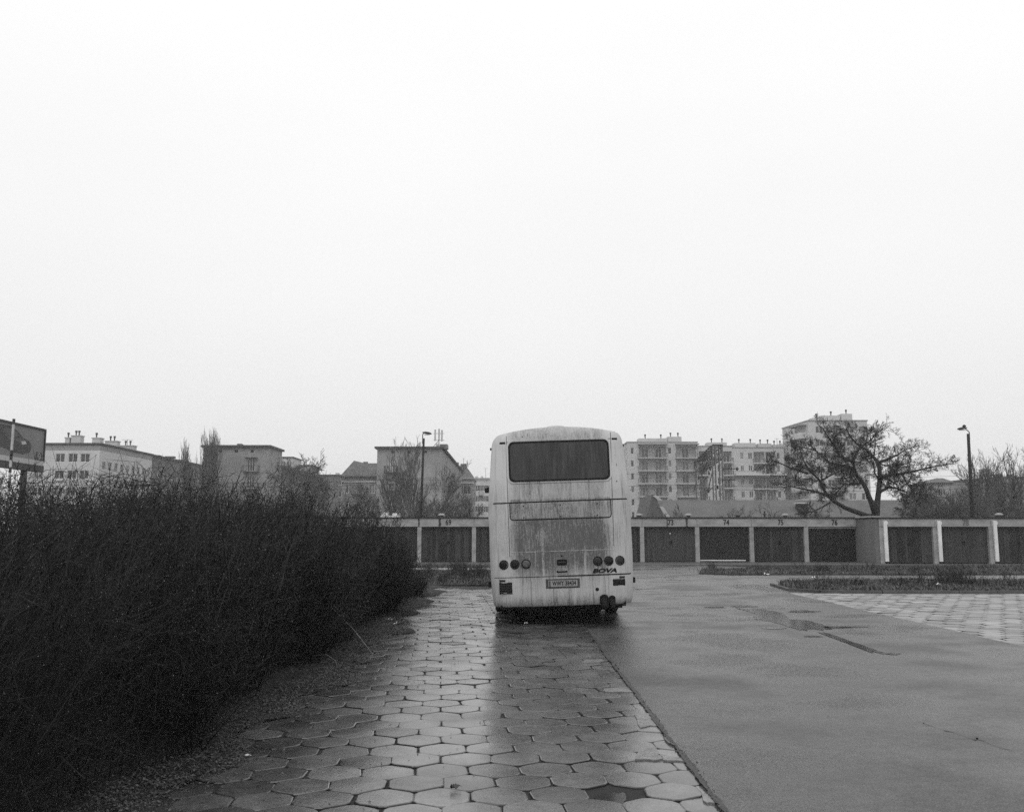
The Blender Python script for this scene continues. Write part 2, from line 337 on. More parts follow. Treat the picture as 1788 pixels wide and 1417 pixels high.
FL = 0.365                                # a hexagonal slab, across the flats
def pavers(name, x0, x1, y0, y1, ang, m, gap, seed, keep=None, bevel=0.014, holes=()):
    r = np.random.RandomState(seed); s = FL/math.sqrt(3); ca, sa = math.cos(ang), math.sin(ang)
    cx, cy = (x0+x1)/2, (y0+y1)/2; R = math.hypot(x1-x0, y1-y0)/2+1; C = []
    for j in range(int(-R/(1.5*s)), int(R/(1.5*s))+1):
        for i in range(int(-R/FL)-1, int(R/FL)+1):
            u = (i+0.5*(j % 2))*FL; v = j*1.5*s; x = cx+u*ca-v*sa; y = cy+u*sa+v*ca
            if x0 < x < x1 and y0 < y < y1 and (keep is None or keep(x, y)): C.append((x, y))
    V, F, T = [], [], []
    for (x, y) in C:
        x += r.normal(0, .006); y += r.normal(0, .006); a0 = ang+r.normal(0, .018); rr = s-gap/2
        if any((x-hx)**2+(y-hy)**2 < .035 for hx, hy in holes): continue
        tx, ty = r.normal(0, .009, 2); dz = r.normal(0, .0028); n = len(V); tone = float(np.clip(r.normal(1, .2), .5, 1.6))
        jit = [r.uniform(-.012, .006) for _ in range(6)]
        for (dr, z) in ((0, -.045), (0, -.007), (-bevel*.25, -.002), (-bevel*.8, 0.0)):
            for k in range(6):
                a = a0+math.pi/6+k*math.pi/3; q = rr+dr+jit[k]
                for da in (-.13, .13):     # worn, rounded corners
                    px, py = math.cos(a+da)*q*.985, math.sin(a+da)*q*.985
                    V.append((x+px, y+py, z+dz+px*tx+py*ty))
        V.append((x, y, dz+.0015))
        for l in range(3):
            for k in range(12):
                a = n+l*12+k; b_ = n+l*12+(k+1) % 12; F.append((a, b_, b_+12, a+12)); T.append(tone*(.25, .35, .7)[l])
        for k in range(0, 12, 2): F.append((n+48, n+36+k, n+36+(k+1) % 12, n+36+(k+2) % 12)); T.append(tone)
    me = np_mesh(name, V, F, m, tone=T, smooth=False); o = link(bpy.data.objects.new(name, me)); return tag(o, None, None, None, 'structure')
hole = G(1065, 1392)
def keep_left(x, y): return x > -2.9 and (y < 27.5 + 1.0*math.sin(x*1.7)) 
pavers('hexagonal_paving', -3.1, RX0+0.2, 2.2, 28.8, math.radians(4.5), M['paver'], 0.017, 1, keep_left, holes=[(hole.x+.02, hole.y)])
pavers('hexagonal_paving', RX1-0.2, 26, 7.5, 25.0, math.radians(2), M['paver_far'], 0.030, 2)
sheet('joint_soil', [(-3.4, 1), (1.9, 1), (1.9, 29), (-3.4, 29)], -0.012, M['joint'])
sheet('joint_soil', [(6.9, 5), (30, 5), (30, 25.1), (6.9, 25.1)], -0.014, M['joint'])
# puddles: thin sheets of standing water with lobed outlines
def puddle(name, outline_px, z, grow=1.0, m='water'):
    g = [G(*p) for p in outline_px]; c = sum(g, Vector())/len(g); out = []; r = random.Random(int(outline_px[0][0])); n = len(g)
    for i in range(n):
        a, b_ = g[i], g[(i+1) % n]
        for t in (0, .17, .34, .5, .67, .84):
            p = a.lerp(b_, t); w = (1+r.uniform(-.13, .13))*grow; out.append((c.x+(p.x-c.x)*w, c.y+(p.y-c.y)*w))
    return sheet(name, out, z, M[m])
puddle('puddle', [(1290, 1064), (1318, 1062), (1365, 1071), (1380, 1082), (1410, 1084), (1450, 1095), (1440, 1100), (1400, 1101), (1375, 1094), (1340, 1086), (1315, 1080), (1322, 1073)], 0.0165)
puddle('puddle', [(1425, 1104), (1448, 1107), (1490, 1122), (1545, 1141), (1520, 1140), (1478, 1124)], 0.0165)
puddle('puddle', [(1038, 1386), (1060, 1382), (1092, 1380), (1090, 1396), (1086, 1408), (1040, 1404)], -0.008)
for i_, (px_, py_, w_, h_) in enumerate(((1300, 1059, 22, 2), (1400, 1068, 26, 2), (1462, 1096, 30, 1.6), (1352, 1098, 20, 1.6), (1560, 1143, 14, 1.5), (1250, 1061, 18, 1.2), (1420, 1112, 16, 1.2))):
    puddle('puddle', [(px_+w_*math.cos(t)*(1+.3*math.sin(3*t+i_)), py_+h_*math.sin(t)) for t in np.linspace(6.283, .6, 10)], .0165)
# seams and an old repair joint in the asphalt
b = MB()
def crack(pp, w, seed):
    r = random.Random(seed); g = [G(*p) for p in pp]; q = []
    for i in range(len(g)-1):
        for t in np.linspace(0, 1, 9)[:-1]: v = g[i].lerp(g[i+1], t); q.append((v.x+r.gauss(0, .02), v.y+r.gauss(0, .05)))
    for i in range(len(q)-1):
        a, c = q[i], q[i+1]; ww = w*r.uniform(.5, 1.4); b.poly([(a[0], a[1]-ww, .0162), (c[0], c[1]-ww, .0162), (c[0], c[1]+ww, .0162), (a[0], a[1]+ww, .0162)])
crack([(1108, 1009), (1150, 1008), (1185, 1005), (1240, 1002)], .12, 1)
crack([(1600, 1262), (1700, 1290), (1788, 1320)], .012, 2)
crack([(1110, 1029), (1180, 1027)], .05, 3); crack([(1440, 1096), (1530, 1096)], .03, 4)
tag(b.build('asphalt_crack', M['edge_tar']), None, None, None, 'structure')
# mortar patches on broken border slabs
def patch(name, pp, z, m, seed):
    g = [G(*p) for p in pp]; c = sum(g, Vector())/len(g); r = random.Random(seed); out = []
    for i in range(len(g)):
        for t in (0, .33, .66): p = g[i].lerp(g[(i+1) % len(g)], t); w = 1+r.uniform(-.28, .12); out.append((c.x+(p.x-c.x)*w, c.y+(p.y-c.y)*w))
    bb = MB(); bb.prism(out if sum((out[i][0]*out[(i+1) % len(out)][1]-out[(i+1) % len(out)][0]*out[i][1]) for i in range(len(out))) > 0 else out[::-1], -.02, z)
    tag(bb.build(name, m), None, None, None, 'structure')
M['mortar'] = mat('mortar', 0.21, 0.3, 0.10, 9, bump=0.5, bscale=40)
for i, pp in enumerate(([(1108, 1248), (1140, 1243), (1146, 1268), (1118, 1272)], [(1105, 1318), (1145, 1300), (1158, 1326), (1112, 1330)], [(1150, 1318), (1185, 1322), (1196, 1330), (1158, 1328)],
        [(1222, 1385), (1245, 1388), (1256, 1402), (1232, 1404)], [(1050, 1202), (1098, 1199), (1104, 1208), (1052, 1209)], [(1018, 1152), (1050, 1151), (1054, 1157), (1016, 1157)])):
    patch('mortar_patch', pp, 0.0085, M['mortar'], i)

# raised grass islands and verges (turf with a kerb), tufts as stuff
def mound(name, pts, h, m):
    b = MB(); n = len(pts); c = (sum(p[0] for p in pts)/n, sum(p[1] for p in pts)/n)
    b.prism(pts, -.05, h*.6)
    return tag(b.build(name, m), None, None, None, 'structure')
isl_near = [(7.75, 25.8), (8.3, 25.1), (9.8, 24.9), (46, 24.9), (46, 30.0), (10.2, 30.0), (8.7, 29.4), (8.0, 28.0)]
isl_far = [(7.1, 35.4), (8.2, 34.6), (46, 34.6), (46, 40.6), (13, 40.6), (9.2, 38.8), (7.6, 37.0)]
isl_left = [(-18, 28.2), (-9, 28.4), (0.9, 28.1), (1.2, 29.2), (1.1, 30.8), (0.6, 37.8), (-18, 37.0)]
verge_back = [(-18, 40.0), (0.4, 40.4), (0.4, 44.9), (-18, 44.9)]
for nm, pp, h in (('grass_island', isl_near, .10), ('grass_island', isl_far, .10), ('grass_verge', isl_left, .06)): mound(nm, pp, h, M['turf'])
sheet('dirt_verge', verge_back, 0.02, M['turf'])
b = MB(); b.box(-18, 0.4, 38.3, 40.0, -.05, .06); tag(b.build('concrete_lane', M['lane']), None, None, None, 'structure')
b = MB()
def kerb(q, h, w):
    for i in range(len(q)-1):
        a, c = Vector((*q[i], 0)), Vector((*q[i+1], 0)); d = (c-a).normalized(); nn = Vector((-d.y, d.x, 0))*w; L_ = (c-a).length; k = max(1, int(L_/1.0))
        for j in range(k):
            s0, s1 = a+d*(L_*j/k+.008), a+d*(L_*(j+1)/k-.008); dz = rnd.uniform(-.012, .004)
            b.prism([(s0.x, s0.y), (s1.x, s1.y), (s1.x+nn.x, s1.y+nn.y), (s0.x+nn.x, s0.y+nn.y)], -.05, h+dz)
kerb([(7.9, 28.2), (7.68, 25.7), (8.25, 24.98), (9.8, 24.75), (30, 24.75)], .085, -.10)
tag(b.build('kerb', M['concrete_dark']), None, None, None, 'structure')

def inside(p, poly):
    c = False; n = len(poly)
    for i in range(n):
        a, d = poly[i], poly[(i+1) % n]
        if (a[1] > p[1]) != (d[1] > p[1]) and p[0] < (d[0]-a[0])*(p[1]-a[1])/(d[1]-a[1]+1e-9)+a[0]: c = not c
    return c
def tufts(name, label, regions, seed):
    r = np.random.RandomState(seed); V, F = [], []
    for poly, n, h, z0, xmax in regions:
        xs = [p[0] for p in poly]; ys = [p[1] for p in poly]; done = 0
        x0, x1 = max(min(xs), -14), min(max(xs), xmax)
        while done < n:
            x, y = r.uniform(x0, x1), r.uniform(min(ys), max(ys)); done += 1
            if not inside((x, y), poly): continue
            cl = math.sin(x*1.3+1)*math.sin(y*1.9+x*.4)+math.sin(x*.37)*.6; hh = h*(0.55+.5*max(0, cl))
            for k in range(4):
                a = r.uniform(0, 2*math.pi); w = r.uniform(.010, .028); H = hh*r.uniform(.4, 1.5); lean = r.uniform(.1, .9)*H
                px, py = x+r.normal(0, .05), y+r.normal(0, .05); dx, dy = math.cos(a), math.sin(a); n0 = len(V)
                V += [(px-dy*w, py+dx*w, z0), (px+dy*w, py-dx*w, z0), (px+dx*lean*.4+dy*w*.6, py+dy*lean*.4-dx*w*.6, z0+H*.6), (px+dx*lean, py+dy*lean, z0+H)]
                F.append((n0, n0+1, n0+2, n0+3))
    me = np_mesh(name, V, F, M['grass']); o = link(bpy.data.objects.new(name, me)); tag(o, label, 'grass', None, 'stuff')
tufts('grass', 'rough grass and weeds on the long strips in front of the garages', [(isl_near, 9000, .13, .055, 24), (isl_far, 9000, .12, .055, 30), (isl_left, 9000, .11, .035, 2), (verge_back, 3000, .09, .02, 1)], 4)
def weeds(name, label, spots, seed, h):
    r = random.Random(seed); b = MB()
    for (x, y, s) in spots:
        for k in range(16):
            a = r.uniform(0, 6.28); l = s*r.uniform(.4, 1)*h; d = Vector((math.cos(a)*r.uniform(.1, .8), math.sin(a)*r.uniform(.1, .8), 1)).normalized()
            p0 = Vector((x+r.gauss(0, .12), y+r.gauss(0, .1), .04)); p1 = p0+d*l*.6; p2 = p1+(d+Vector((r.gauss(0, .3), r.gauss(0, .3), 0)))*l*.4
            b.tube([p0, p1, p2], [.006, .005, .003], 3, False)
            for q in range(3):
                s0 = p0.lerp(p2, r.uniform(.3, .9)); b.tube([s0, s0+Vector((r.gauss(0, .06), r.gauss(0, .06), r.uniform(.02, .1)))*s*1.4], [.004, .002], 3, False)
    return tag(b.build(name, M['twig']), label, 'weeds', None, 'stuff')
sp_ = [(13.2+rnd.gauss(0, .6), 28+rnd.gauss(0, 1), rnd.uniform(.5, 1.0)) for _ in range(16)] + [(rnd.uniform(8, 22), rnd.uniform(26, 30), rnd.uniform(.3, .8)) for _ in range(40)]
sp_ += [(rnd.uniform(-3.6, -1), rnd.uniform(29, 37), rnd.uniform(.3, .9)) for _ in range(40)] + [(rnd.uniform(7, 26), rnd.uniform(35.5, 39), rnd.uniform(.3, .7)) for _ in range(40)]
weeds('dry_weeds', 'thin dry weed stalks standing up from the grass strips', sp_, 6, .75)

# ------------------------------------------------------------------ bus
BX, BY = 0.905, 16.3
ROLL = math.radians(1.75)
HW = [(.35, 1.215), (.45, 1.238), (.8, 1.262), (1.3, 1.275), (1.70, 1.268), (1.9, 1.282), (2.22, 1.272), (2.5, 1.248), (2.9, 1.215), (3.15, 1.192)]
def hw(z):
    for (a, x), (c, y) in zip(HW, HW[1:]):
        if z <= c: return x+(y-x)*(max(z, a)-a)/(c-a)
    return HW[-1][1]
def roof_z(x): return 3.515-.115*(abs(x)/1.0)**2 if abs(x) < 1.0 else 3.40
def ringpts(inset=0.0):
    R = []
    for z in (.35, .40, .47, .6, .8, 1.0, 1.25, 1.5, 1.7, 1.8, 1.9, 2.05, 2.22, 2.4, 2.6, 2.8, 3.0, 3.12): R.append((hw(z)-(.02 if z < .36 else 0), z))
    for a in (15, 30, 45, 60, 75): t = math.radians(a); R.append((.985+.205*math.cos(t), 3.165+.235*math.sin(t)))
    for x in (.97, .8, .6, .4, .2): R.append((x, roof_z(x)))
    full = R + [(0, roof_z(0))] + [(-x, z) for x, z in R[::-1]]
    for x in np.linspace(-1.0, 1.0, 9): full.append((x, .35))
    return full
def rear_y(x, z):
    def e(t): t = min(max(t, 0), .985); return 1-math.sqrt(1-t*t)
    h = hw(z); y = .24*e((abs(x)/h-.80)/.20)+.16*e((z-3.18)/.335)+.05*(x/h)**2+.02*((z-1.6)/1.6)**2
    if z < .5: y += .05*e((.5-z)/.16)
    if z < 2.22: y += 0.0
    else: y += .03*(z-2.22)
    return y
bus = thing('coach_bus', 'large dirty white coach bus seen from behind, parked half on the hexagonal paving', 'bus', (BX, BY, 0))
RM = Matrix.Translation((0, 0, .35)) @ Matrix.Rotation(-ROLL, 4, 'Y') @ Matrix.Translation((0, 0, -.35))
def roll(o): o.matrix_basis = RM; return o
rp = ringpts(); nr = len(rp); zc = 1.9; b = MB()
SC = [0.0, .15, .3, .45, .6, .7, .78, .84, .88, .91, .935, .955, .972, .986, .995, 1.0]
b.v.append((0, rear_y(0, zc), zc))
for s in SC[1:]:
    for (x, z) in rp: xx, zz = x*s, zc+(z-zc)*s; b.v.append((xx, rear_y(xx, zz), zz))
for j in range(nr): b.f.append((0, 1+j, 1+(j+1) % nr)); b.m.append(0)
for k in range(1, len(SC)-1):
    for j in range(nr):
        a, c = 1+(k-1)*nr+j, 1+(k-1)*nr+(j+1) % nr; b.f.append((a, a+nr, c+nr, c)); b.m.append(0)
last = 1+(len(SC)-2)*nr
for yy, sc_ in ((.45, 1.0), (1.2, 1.0), (11.2, 1.0), (11.7, .985), (11.95, .94), (12.0, .86)):
    for (x, z) in rp: b.v.append((x*sc_, yy, zc+(z-zc)*sc_))
    for j in range(nr):
        a, c = last+j, last+(j+1) % nr; e2 = len(b.v)-nr+j; f2 = len(b.v)-nr+(j+1) % nr; b.f.append((a, e2, f2, c)); b.m.append(0)
    last = len(b.v)-nr
b.f.append(tuple(last+j for j in range(nr))); b.m.append(0)
body = roll(b.build('body', M['bus_paint'], bus, smooth=True))
def B(cx, cy):     # pixel of the 3.729x crop at (840,720) -> rear plane coordinates before the lean
    w = P(840+cx/3.729, 720+cy/3.729, BY); v = RM.inverted() @ Vector((w.x-BX, 0, w.z)); return v.x, v.z
def rr_outline(x0, x1, z0, z1, r, n=6):
    out = []
    for (cx, cz, a0) in ((x1-r, z0+r, -90), (x1-r, z1-r, 0), (x0+r, z1-r, 90), (x0+r, z0+r, 180)):
        for i in range(n+1): a = math.radians(a0+90*i/n); out.append((cx+r*math.cos(a), cz+r*math.sin(a)))
    # subdivide long sides
    o2 = []
    for i in range(len(out)):
        a, c = out[i], out[(i+1) % len(out)]; d = math.hypot(c[0]-a[0], c[1]-a[1]); k = max(1, int(d/.12))
        for j in range(k): o2.append((a[0]+(c[0]-a[0])*j/k, a[1]+(c[1]-a[1])*j/k))
    return o2
def rear_plate(name, x0, x1, z0, z1, r, t, m, parent=None, hollow=None, base=0.0, smooth=True):
    """a plate that follows the rear surface; hollow = width of a frame ring"""
    o = rr_outline(x0, x1, z0, z1, r); n = len(o); b = MB(); cx, cz = (x0+x1)/2, (z0+z1)/2
    def put(pts, d): 
        for (x, z) in pts: b.v.append((x, rear_y(x, z)-d, z))
    put(o, base-.01); put(o, base+t*.7)
    rings = 2
    def shr(f): return [(x-math.copysign(min(f, abs(x-cx)), x-cx), z-math.copysign(min(f, abs(z-cz)), z-cz)) for x, z in o]
    W, H = x1-x0, z1-z0
    if hollow:
        q = [(cx+(x-cx)*(1-2*hollow/W), cz+(z-cz)*(1-2*hollow/H)) for x, z in o]
        k = .004; q0 = [(cx+(x-cx)*(1-2*k/W), cz+(z-cz)*(1-2*k/H)) for x, z in o]
        put(q0, base+t); put(q, base+t); put(q, base-.02); rings = 5
    else:
        k = min(.006, W*.1, H*.1); put([(cx+(x-cx)*(1-2*k/W), cz+(z-cz)*(1-2*k/H)) for x, z in o], base+t)
        for s in (.8, .6, .4, .2): put([(cx+(x-cx)*s, cz+(z-cz)*s) for x, z in o], base+t)
        rings = 7
    for k in range(rings-1):
        for j in range(n): a, c = k*n+j, k*n+(j+1) % n; b.f.append((a, c, c+n, a+n)); b.m.append(0)
    if not hollow: b.f.append(tuple((rings-1)*n+j for j in range(n))); b.m.append(0)
    ob = b.build(name, m, parent or bus, smooth=False)
    if parent is None or parent == bus: roll(ob)
    return ob
def rear_strip(b, pts, w, t):
    P2 = []
    for (a, c) in zip(pts, pts[1:]):
        k = max(1, int(math.hypot(c[0]-a[0], c[1]-a[1])/.05))
        P2 += [(a[0]+(c[0]-a[0])*i/k, a[1]+(c[1]-a[1])*i/k) for i in range(k)]
    P2.append(pts[-1])
    for i in range(len(P2)-1):
        a, c = Vector(P2[i]), Vector(P2[i+1]); d = (c-a).normalized(); nn = Vector((-d.y, d.x))*w/2
        q = [a-nn, c-nn, c+nn, a+nn]; n0 = len(b.v)
        for p in q: b.v.append((p.x, rear_y(p.x, p.y)-t, p.y))
        for p in q: b.v.append((p.x, rear_y(p.x, p.y)+.02, p.y))
        for f in ((0, 1, 2, 3), (0, 4, 5, 1), (1, 5, 6, 2), (2, 6, 7, 3), (3, 7, 4, 0)): b.f.append(tuple(n0+i_ for i_ in f)); b.m.append(0)
# rear window: raised surround, rubber seal, dusty glass
x0, z1 = B(183, 186); x1, z0 = B(833, 437); zt = (B(183, 195)[1]+B(832, 172)[1])/2; zb = (B(183, 448)[1]+B(832, 430)[1])/2
xl, xr = B(183, 320)[0], B(833, 300)[0]
rw = rear_plate('rear_window', xl, xr, zb, zt, .085, .010, M['bus_glass'])
rear_plate('seal', xl-.012, xr+.012, zb-.012, zt+.012, .095, .018, M['black'], rw, hollow=.030)
rear_plate('window_surround', xl-.045, xr+.045, zb-.045, zt+.045, .12, .010, M['bus_paint'], hollow=.032)
# long panel under the seam, with screws
pl, pr = B(188, 640)[0], B(848, 640)[0]; pzb = (B(200, 703)[1]+B(840, 679)[1])/2; pzt = (B(200, 588)[1]+B(840, 566)[1])/2
pan = rear_plate('engine_panel', pl+.012, pr-.012, pzb+.012, pzt-.02, .035, .006, M['bus_paint'])
b = MB()
rear_strip(b, [(pl, pzt), (pl, pzb+.05), (pl+.015, pzb+.015), (pl+.05, pzb), (pr-.05, pzb), (pr-.015, pzb+.015), (pr, pzb+.05), (pr, pzt)], .017, .003)
b.build('panel_gap', M['seam'], pan)
for cx, cy in ((275, 608), (515, 600), (756, 591), (278, 683), (517, 674), (757, 666)):
    x, z = B(cx, cy); b = MB(); b.lathe([(.011, -.004), (.011, 0), (.006, .003)], (x, rear_y(x, z)-.010, z), 10, 'y'); b.build('screw', M['seam'], pan)
for (a, c, w) in ((B(78, 592), B(955, 559), .022), ((B(70, 1080)[0], B(520, 1064)[1]), (B(520, 1064)[0]+.02, B(520, 1064)[1]), .010), ((B(500, 1064)[0], B(520, 1064)[1]), (B(982, 1049)[0], B(520, 1064)[1]+.003), .022)):
    b = MB(); rear_strip(b, [a, c], w, .003); roll(b.build('body_seam', M['seam'], bus))
for pts_, w in (([(B(164, 150)[0], 3.36), (B(168, 400)[0], B(168, 400)[1]), (B(178, 700)[0], 1.9), (B(186, 930)[0], 1.22)], .009),
        ([(B(846, 120)[0], 3.38), (B(852, 400)[0], 2.7), (B(861, 700)[0], 1.9), (B(866, 870)[0], 1.35)], .009), ([(B(164, 192)[0], B(164, 192)[1]), (B(846, 166)[0], B(846, 166)[1])], .010)):
    b = MB(); rear_strip(b, pts_, w, .003); roll(b.build('panel_joint', M['seam_soft'], bus))
# rust-white edge of the engine hatch
b = MB(); r = random.Random(5)
xa, xb = B(192, 915)[0], B(862, 885)[0]; zh = (B(192, 915)[1]+B(862, 885)[1])/2; x = xa; zp = zh
while x < xb:
    l = r.uniform(.01, .06)
    y2 = zh+r.gauss(0, .003); rear_strip(b, [(x, zp), (x+l, y2)], r.uniform(.003, .010), .003); zp = y2
    x += l
rear_strip(b, [(xa+.005, zh), (xa+.005, zh-.06)], .008, .003)
roll(b.build('hatch_edge', M['metal_pale'], bus))
# lamps
def lamp(name, cx, cy, m):
    x, z = B(cx, cy); y = rear_y(x, z); R = .0775; b = MB()
    b.lathe([(R+.006, .03), (R+.006, -.006), (R-.004, -.010), (R-.010, -.006), (R-.010, .01)], (x, y, z), 28, 'y')
    o = roll(b.build(name, M['black'], bus, smooth=False))
    b = MB(); pr_ = [(R-.011, .012), (R-.013, -.001)] + [((R-.013)*math.cos(t), -.001-.010*math.sin(t)) for t in (.3, .6, .9, 1.2, 1.45)]
    b.lathe(pr_, (x, y-.002, z), 28, 'y'); b.build('lens', m, o, smooth=True); return o
for nm, cx, cy, m in (('tail_lamp', 148, 991, 'lens_dark'), ('tail_lamp', 220, 988, 'lens_dark'), ('tail_lamp', 293, 985, 'lens_pale'), ('tail_lamp', 760, 966, 'lens_mid'), ('tail_lamp', 832, 964, 'lens_dark'), ('tail_lamp', 905, 962, 'lens_mid')):
    lamp(nm, cx, cy, M[m])
def px_plate(name, x0, y0, x1, y1, r, t, m, **kw):
    cx, cz = B((x0+x1)/2, (y0+y1)/2); w, h = (x1-x0)/365, (y1-y0)/365
    return rear_plate(name, cx-w/2, cx+w/2, cz-h/2, cz+h/2, r, t, m, **kw), cx, cz, w, h
for q in ((119, 189, 157, 203), (854, 160, 891, 173)): px_plate('marker_slot', *q, .008, .004, M['black'])
# hatch handle, plate lamp housing
o, cx, cz, w, h = px_plate('hatch_handle', 494, 955, 558, 993, .02, .005, M['black'])
b = MB(); b.box(cx-w*.38, cx+w*.38, rear_y(cx, cz)-.016, rear_y(cx, cz)-.004, cz-.010, cz+.012); b.build('grip', M['metal_dark'], o)
px_plate('lock', 519, 928, 530, 938, .012, .004, M['black'])
o, cx, cz, w, h = px_plate('number_plate_lamp', 486, 1014, 566, 1052, .015, .008, M['bus_paint'])
b = MB(); b.box(cx-w*.40, cx+w*.40, rear_y(cx, cz)-.020, rear_y(cx, cz)-.006, cz-.016, cz+.004); b.box(cx-w*.42, cx-w*.30, rear_y(cx, cz)-.022, rear_y(cx, cz)-.006, cz-.016, cz+.014); b.box(cx+w*.30, cx+w*.42, rear_y(cx, cz)-.022, rear_y(cx, cz)-.006, cz-.016, cz+.014); b.build('lamp_bar', M['black'], o)
# registration plate
o, cx, cz, w, h = px_plate('plate_recess', 424, 1081, 641, 1141, .006, .004, M['plate_frame'])
yy = rear_y(cx, cz)-.012
b = MB(); b.box(cx-.256, cx+.256, yy-.006, yy, cz-.055, cz+.055); p_ = b.build('number_plate', M['plate'], o, bevel=.004)
me = text_mesh('WWY 38434', .105, .0012, xs=.66, bold=.0026, spacing=1.12); me.materials.append(M['number'])
t_ = link(bpy.data.objects.new('lettering', me), p_); t_.location = (cx+.025, yy-.0075, cz)
b = MB(); b.box(cx-.245, cx-.215, yy-.0075, yy-.004, cz-.048, cz+.048); b.build('country_strip', M['plate_frame'], p_)
# maker's name
cx, cz = B(804, 1029)
me = text_mesh('BOVA', .098, .003, shear=.28, xs=1.62, bold=.0045, spacing=1.0); me.materials.append(M['black'])
for v in me.vertices: v.co.y += rear_y(cx+v.co.x, cz)-.004; v.co.x += cx; v.co.z += cz
roll(link(bpy.data.objects.new('lettering', me), bus))
# grille and reflectors
o, cx, cz, w, h = px_plate('air_grille', 120, 1107, 202, 1182, .008, .006, M['black'])
b = MB()
for i in range(7): z = cz-h/2+h*(i+.5)/7; b.box(cx-w*.44, cx+w*.44, rear_y(cx, cz)-.014, rear_y(cx, cz)-.004, z-.006, z+.004)
b.build('louvre', M['metal_dark'], o)
px_plate('reflector', 120, 1089, 158, 1103, .006, .006, M['lens_mid']); px_plate('reflector', 902, 1064, 938, 1078, .006, .006, M['lens_mid'])
px_plate('reverse_lamp', 861, 1083, 940, 1124, .008, .008, M['lens_dark'])
px_plate('tow_hole', 746, 1139, 768, 1161, .029, .004, M['black'])
# exhaust pipes hanging out under the bumper
for (cx_, cy_, R) in ((803, 1212, .066), (855, 1212, .048)):
    x, z = B(cx_, cy_); b = MB()
    px_plate('exhaust_cutout', cx_-R*366-4, cy_-R*366-3, cx_+R*366+4, cy_+40, R*.95, .004, M['black'])
    b.tube([(x, .9, z-.05), (x, .25, z-.02), (x, -.02, z-.02), (x, -.04, z-.10), (x, -.035, z-.15)], [R, R, R, R, R*.97], 16)
    
    b.build('exhaust_pipe', M['black'], bus, smooth=True)
# underbody, wheels
b = MB(); b.box(-1.05, 1.05, .25, 11.5, .30, .52); b.box(-.75, .6, .35, 2.1, .20, .34); b.box(-.7, .7, 2.5, 2.9, .30, .60); b.build('underbody', M['black'], bus)
b = MB(); b.box(-1.10, 1.10, .12, .25, .31, .42); roll(b.build('bumper_lip', M['black'], bus))
def wheel(x, y, w, R=.50):
    b = MB(); s = 1 if x > 0 else -1
    b.lathe([(R*.55, -w/2), (R*.9, -w/2), (R*.98, -w/2+.03), (R, -w/2+.06), (R, w/2-.06), (R*.98, w/2-.03), (R*.9, w/2), (R*.55, w/2)], (x, y, R+.008), 36, 'x')
    o = b.build('wheel', M['rubber'], bus, smooth=False)
    b = MB(); b.lathe([(R*.54, -w*.3), (R*.54, w*.42), (R*.3, w*.30), (R*.16, w*.48), (R*.1, w*.5)] if s > 0 else [(R*.1, -w*.5), (R*.16, -w*.48), (R*.3, -w*.30), (R*.54, -w*.42), (R*.54, w*.3)], (x, y, R+.008), 24, 'x'); b.build('rim', M['metal_mid'], o, smooth=False)
for s in (-1, 1):
    wheel(s*1.105, 2.75, .27); wheel(s*.78, 2.75, .27); wheel(s*1.08, 8.9, .29)
    b = MB(); b.tube([(s*1.16, 2.75+.6*math.cos(t), .5+.6*math.sin(t)) for t in np.linspace(0, math.pi, 15)], .05, 6); roll(b.build('wheel_arch', M['black'], bus))
    # side glazing: bays separated by pillars
    b = MB()
    for i in range(7):
        ya = 1.15+i*1.42; n0 = len(b.v)
        zz = (2.14, 2.4, 2.7, 2.98)
        for z in zz:
            for y in (ya, ya+1.32): b.v.append((s*(hw(z)+.004), y, z))
        for k in range(3): q = (n0+2*k, n0+2*k+1, n0+2*k+3, n0+2*k+2); b.f.append(q if s > 0 else q[::-1]); b.m.append(0)
    o = roll(b.build('side_window', M['bus_glass_side'], bus))
    sm = o.modifiers.new('solid', 'SOLIDIFY'); sm.thickness = .006; sm.offset = 1
    # darker grey wedge laid on the side, seen at the corner
    b = MB(); n0 = 0
    for (y, z) in ((.30, 1.66), (.30, 1.80), (.48, 1.97), (2.4, 1.97), (2.4, 1.60), (.48, 1.60)): b.v.append((s*(hw(z)+.003), y, z))
    b.f.append((0, 1, 2, 3, 4, 5) if s < 0 else (5, 4, 3, 2, 1, 0)); b.m.append(0)
    o = roll(b.build('side_wedge', M['poster_mid'], bus)); sm = o.modifiers.new('solid', 'SOLIDIFY'); sm.thickness = .004; sm.offset = 0
    # small side marker boxes and upper lamps
    b = MB(); zm = .74; b.box(s*hw(zm)-.01, s*hw(zm)+s*.055 if s > 0 else s*hw(zm)+.01, .34, .44, zm-.05, zm+.05) if s > 0 else b.box(-hw(zm)-.055, -hw(zm)+.01, .34, .44, zm-.05, zm+.05)
    roll(b.build('side_marker_lamp', M['black'], bus, bevel=.012))
    b = MB(); zm = 3.16; q = s*(hw(zm)+.005); b.box(q-.025, q+.025, .36, .44, zm-.02, zm+.02); roll(b.build('upper_marker_lamp', M['black'], bus, bevel=.006))
    # far mirrors
    zq = 2.95
    b = MB(); b.tube([(s*1.2, 11.6, 2.9), (s*1.4, 12.1, 3.05), (s*1.60, 12.15, zq+.05)], .02, 6); mo = roll(b.build('mirror_arm', M['black'], bus))
    b = MB(); b.box(s*1.60-.07, s*1.60+.07, 12.08, 12.2, zq-.1, zq+.06); b.build('mirror', M['black'], mo, bevel=.03)
b = MB(); b.v = [(x, 12.02-(z-1.3)*.02, z) for x, z in ((-1.0, 1.2), (1.0, 1.2), (.95, 2.8), (-.95, 2.8))]; b.f = [(3, 2, 1, 0)]; b.m = [0]
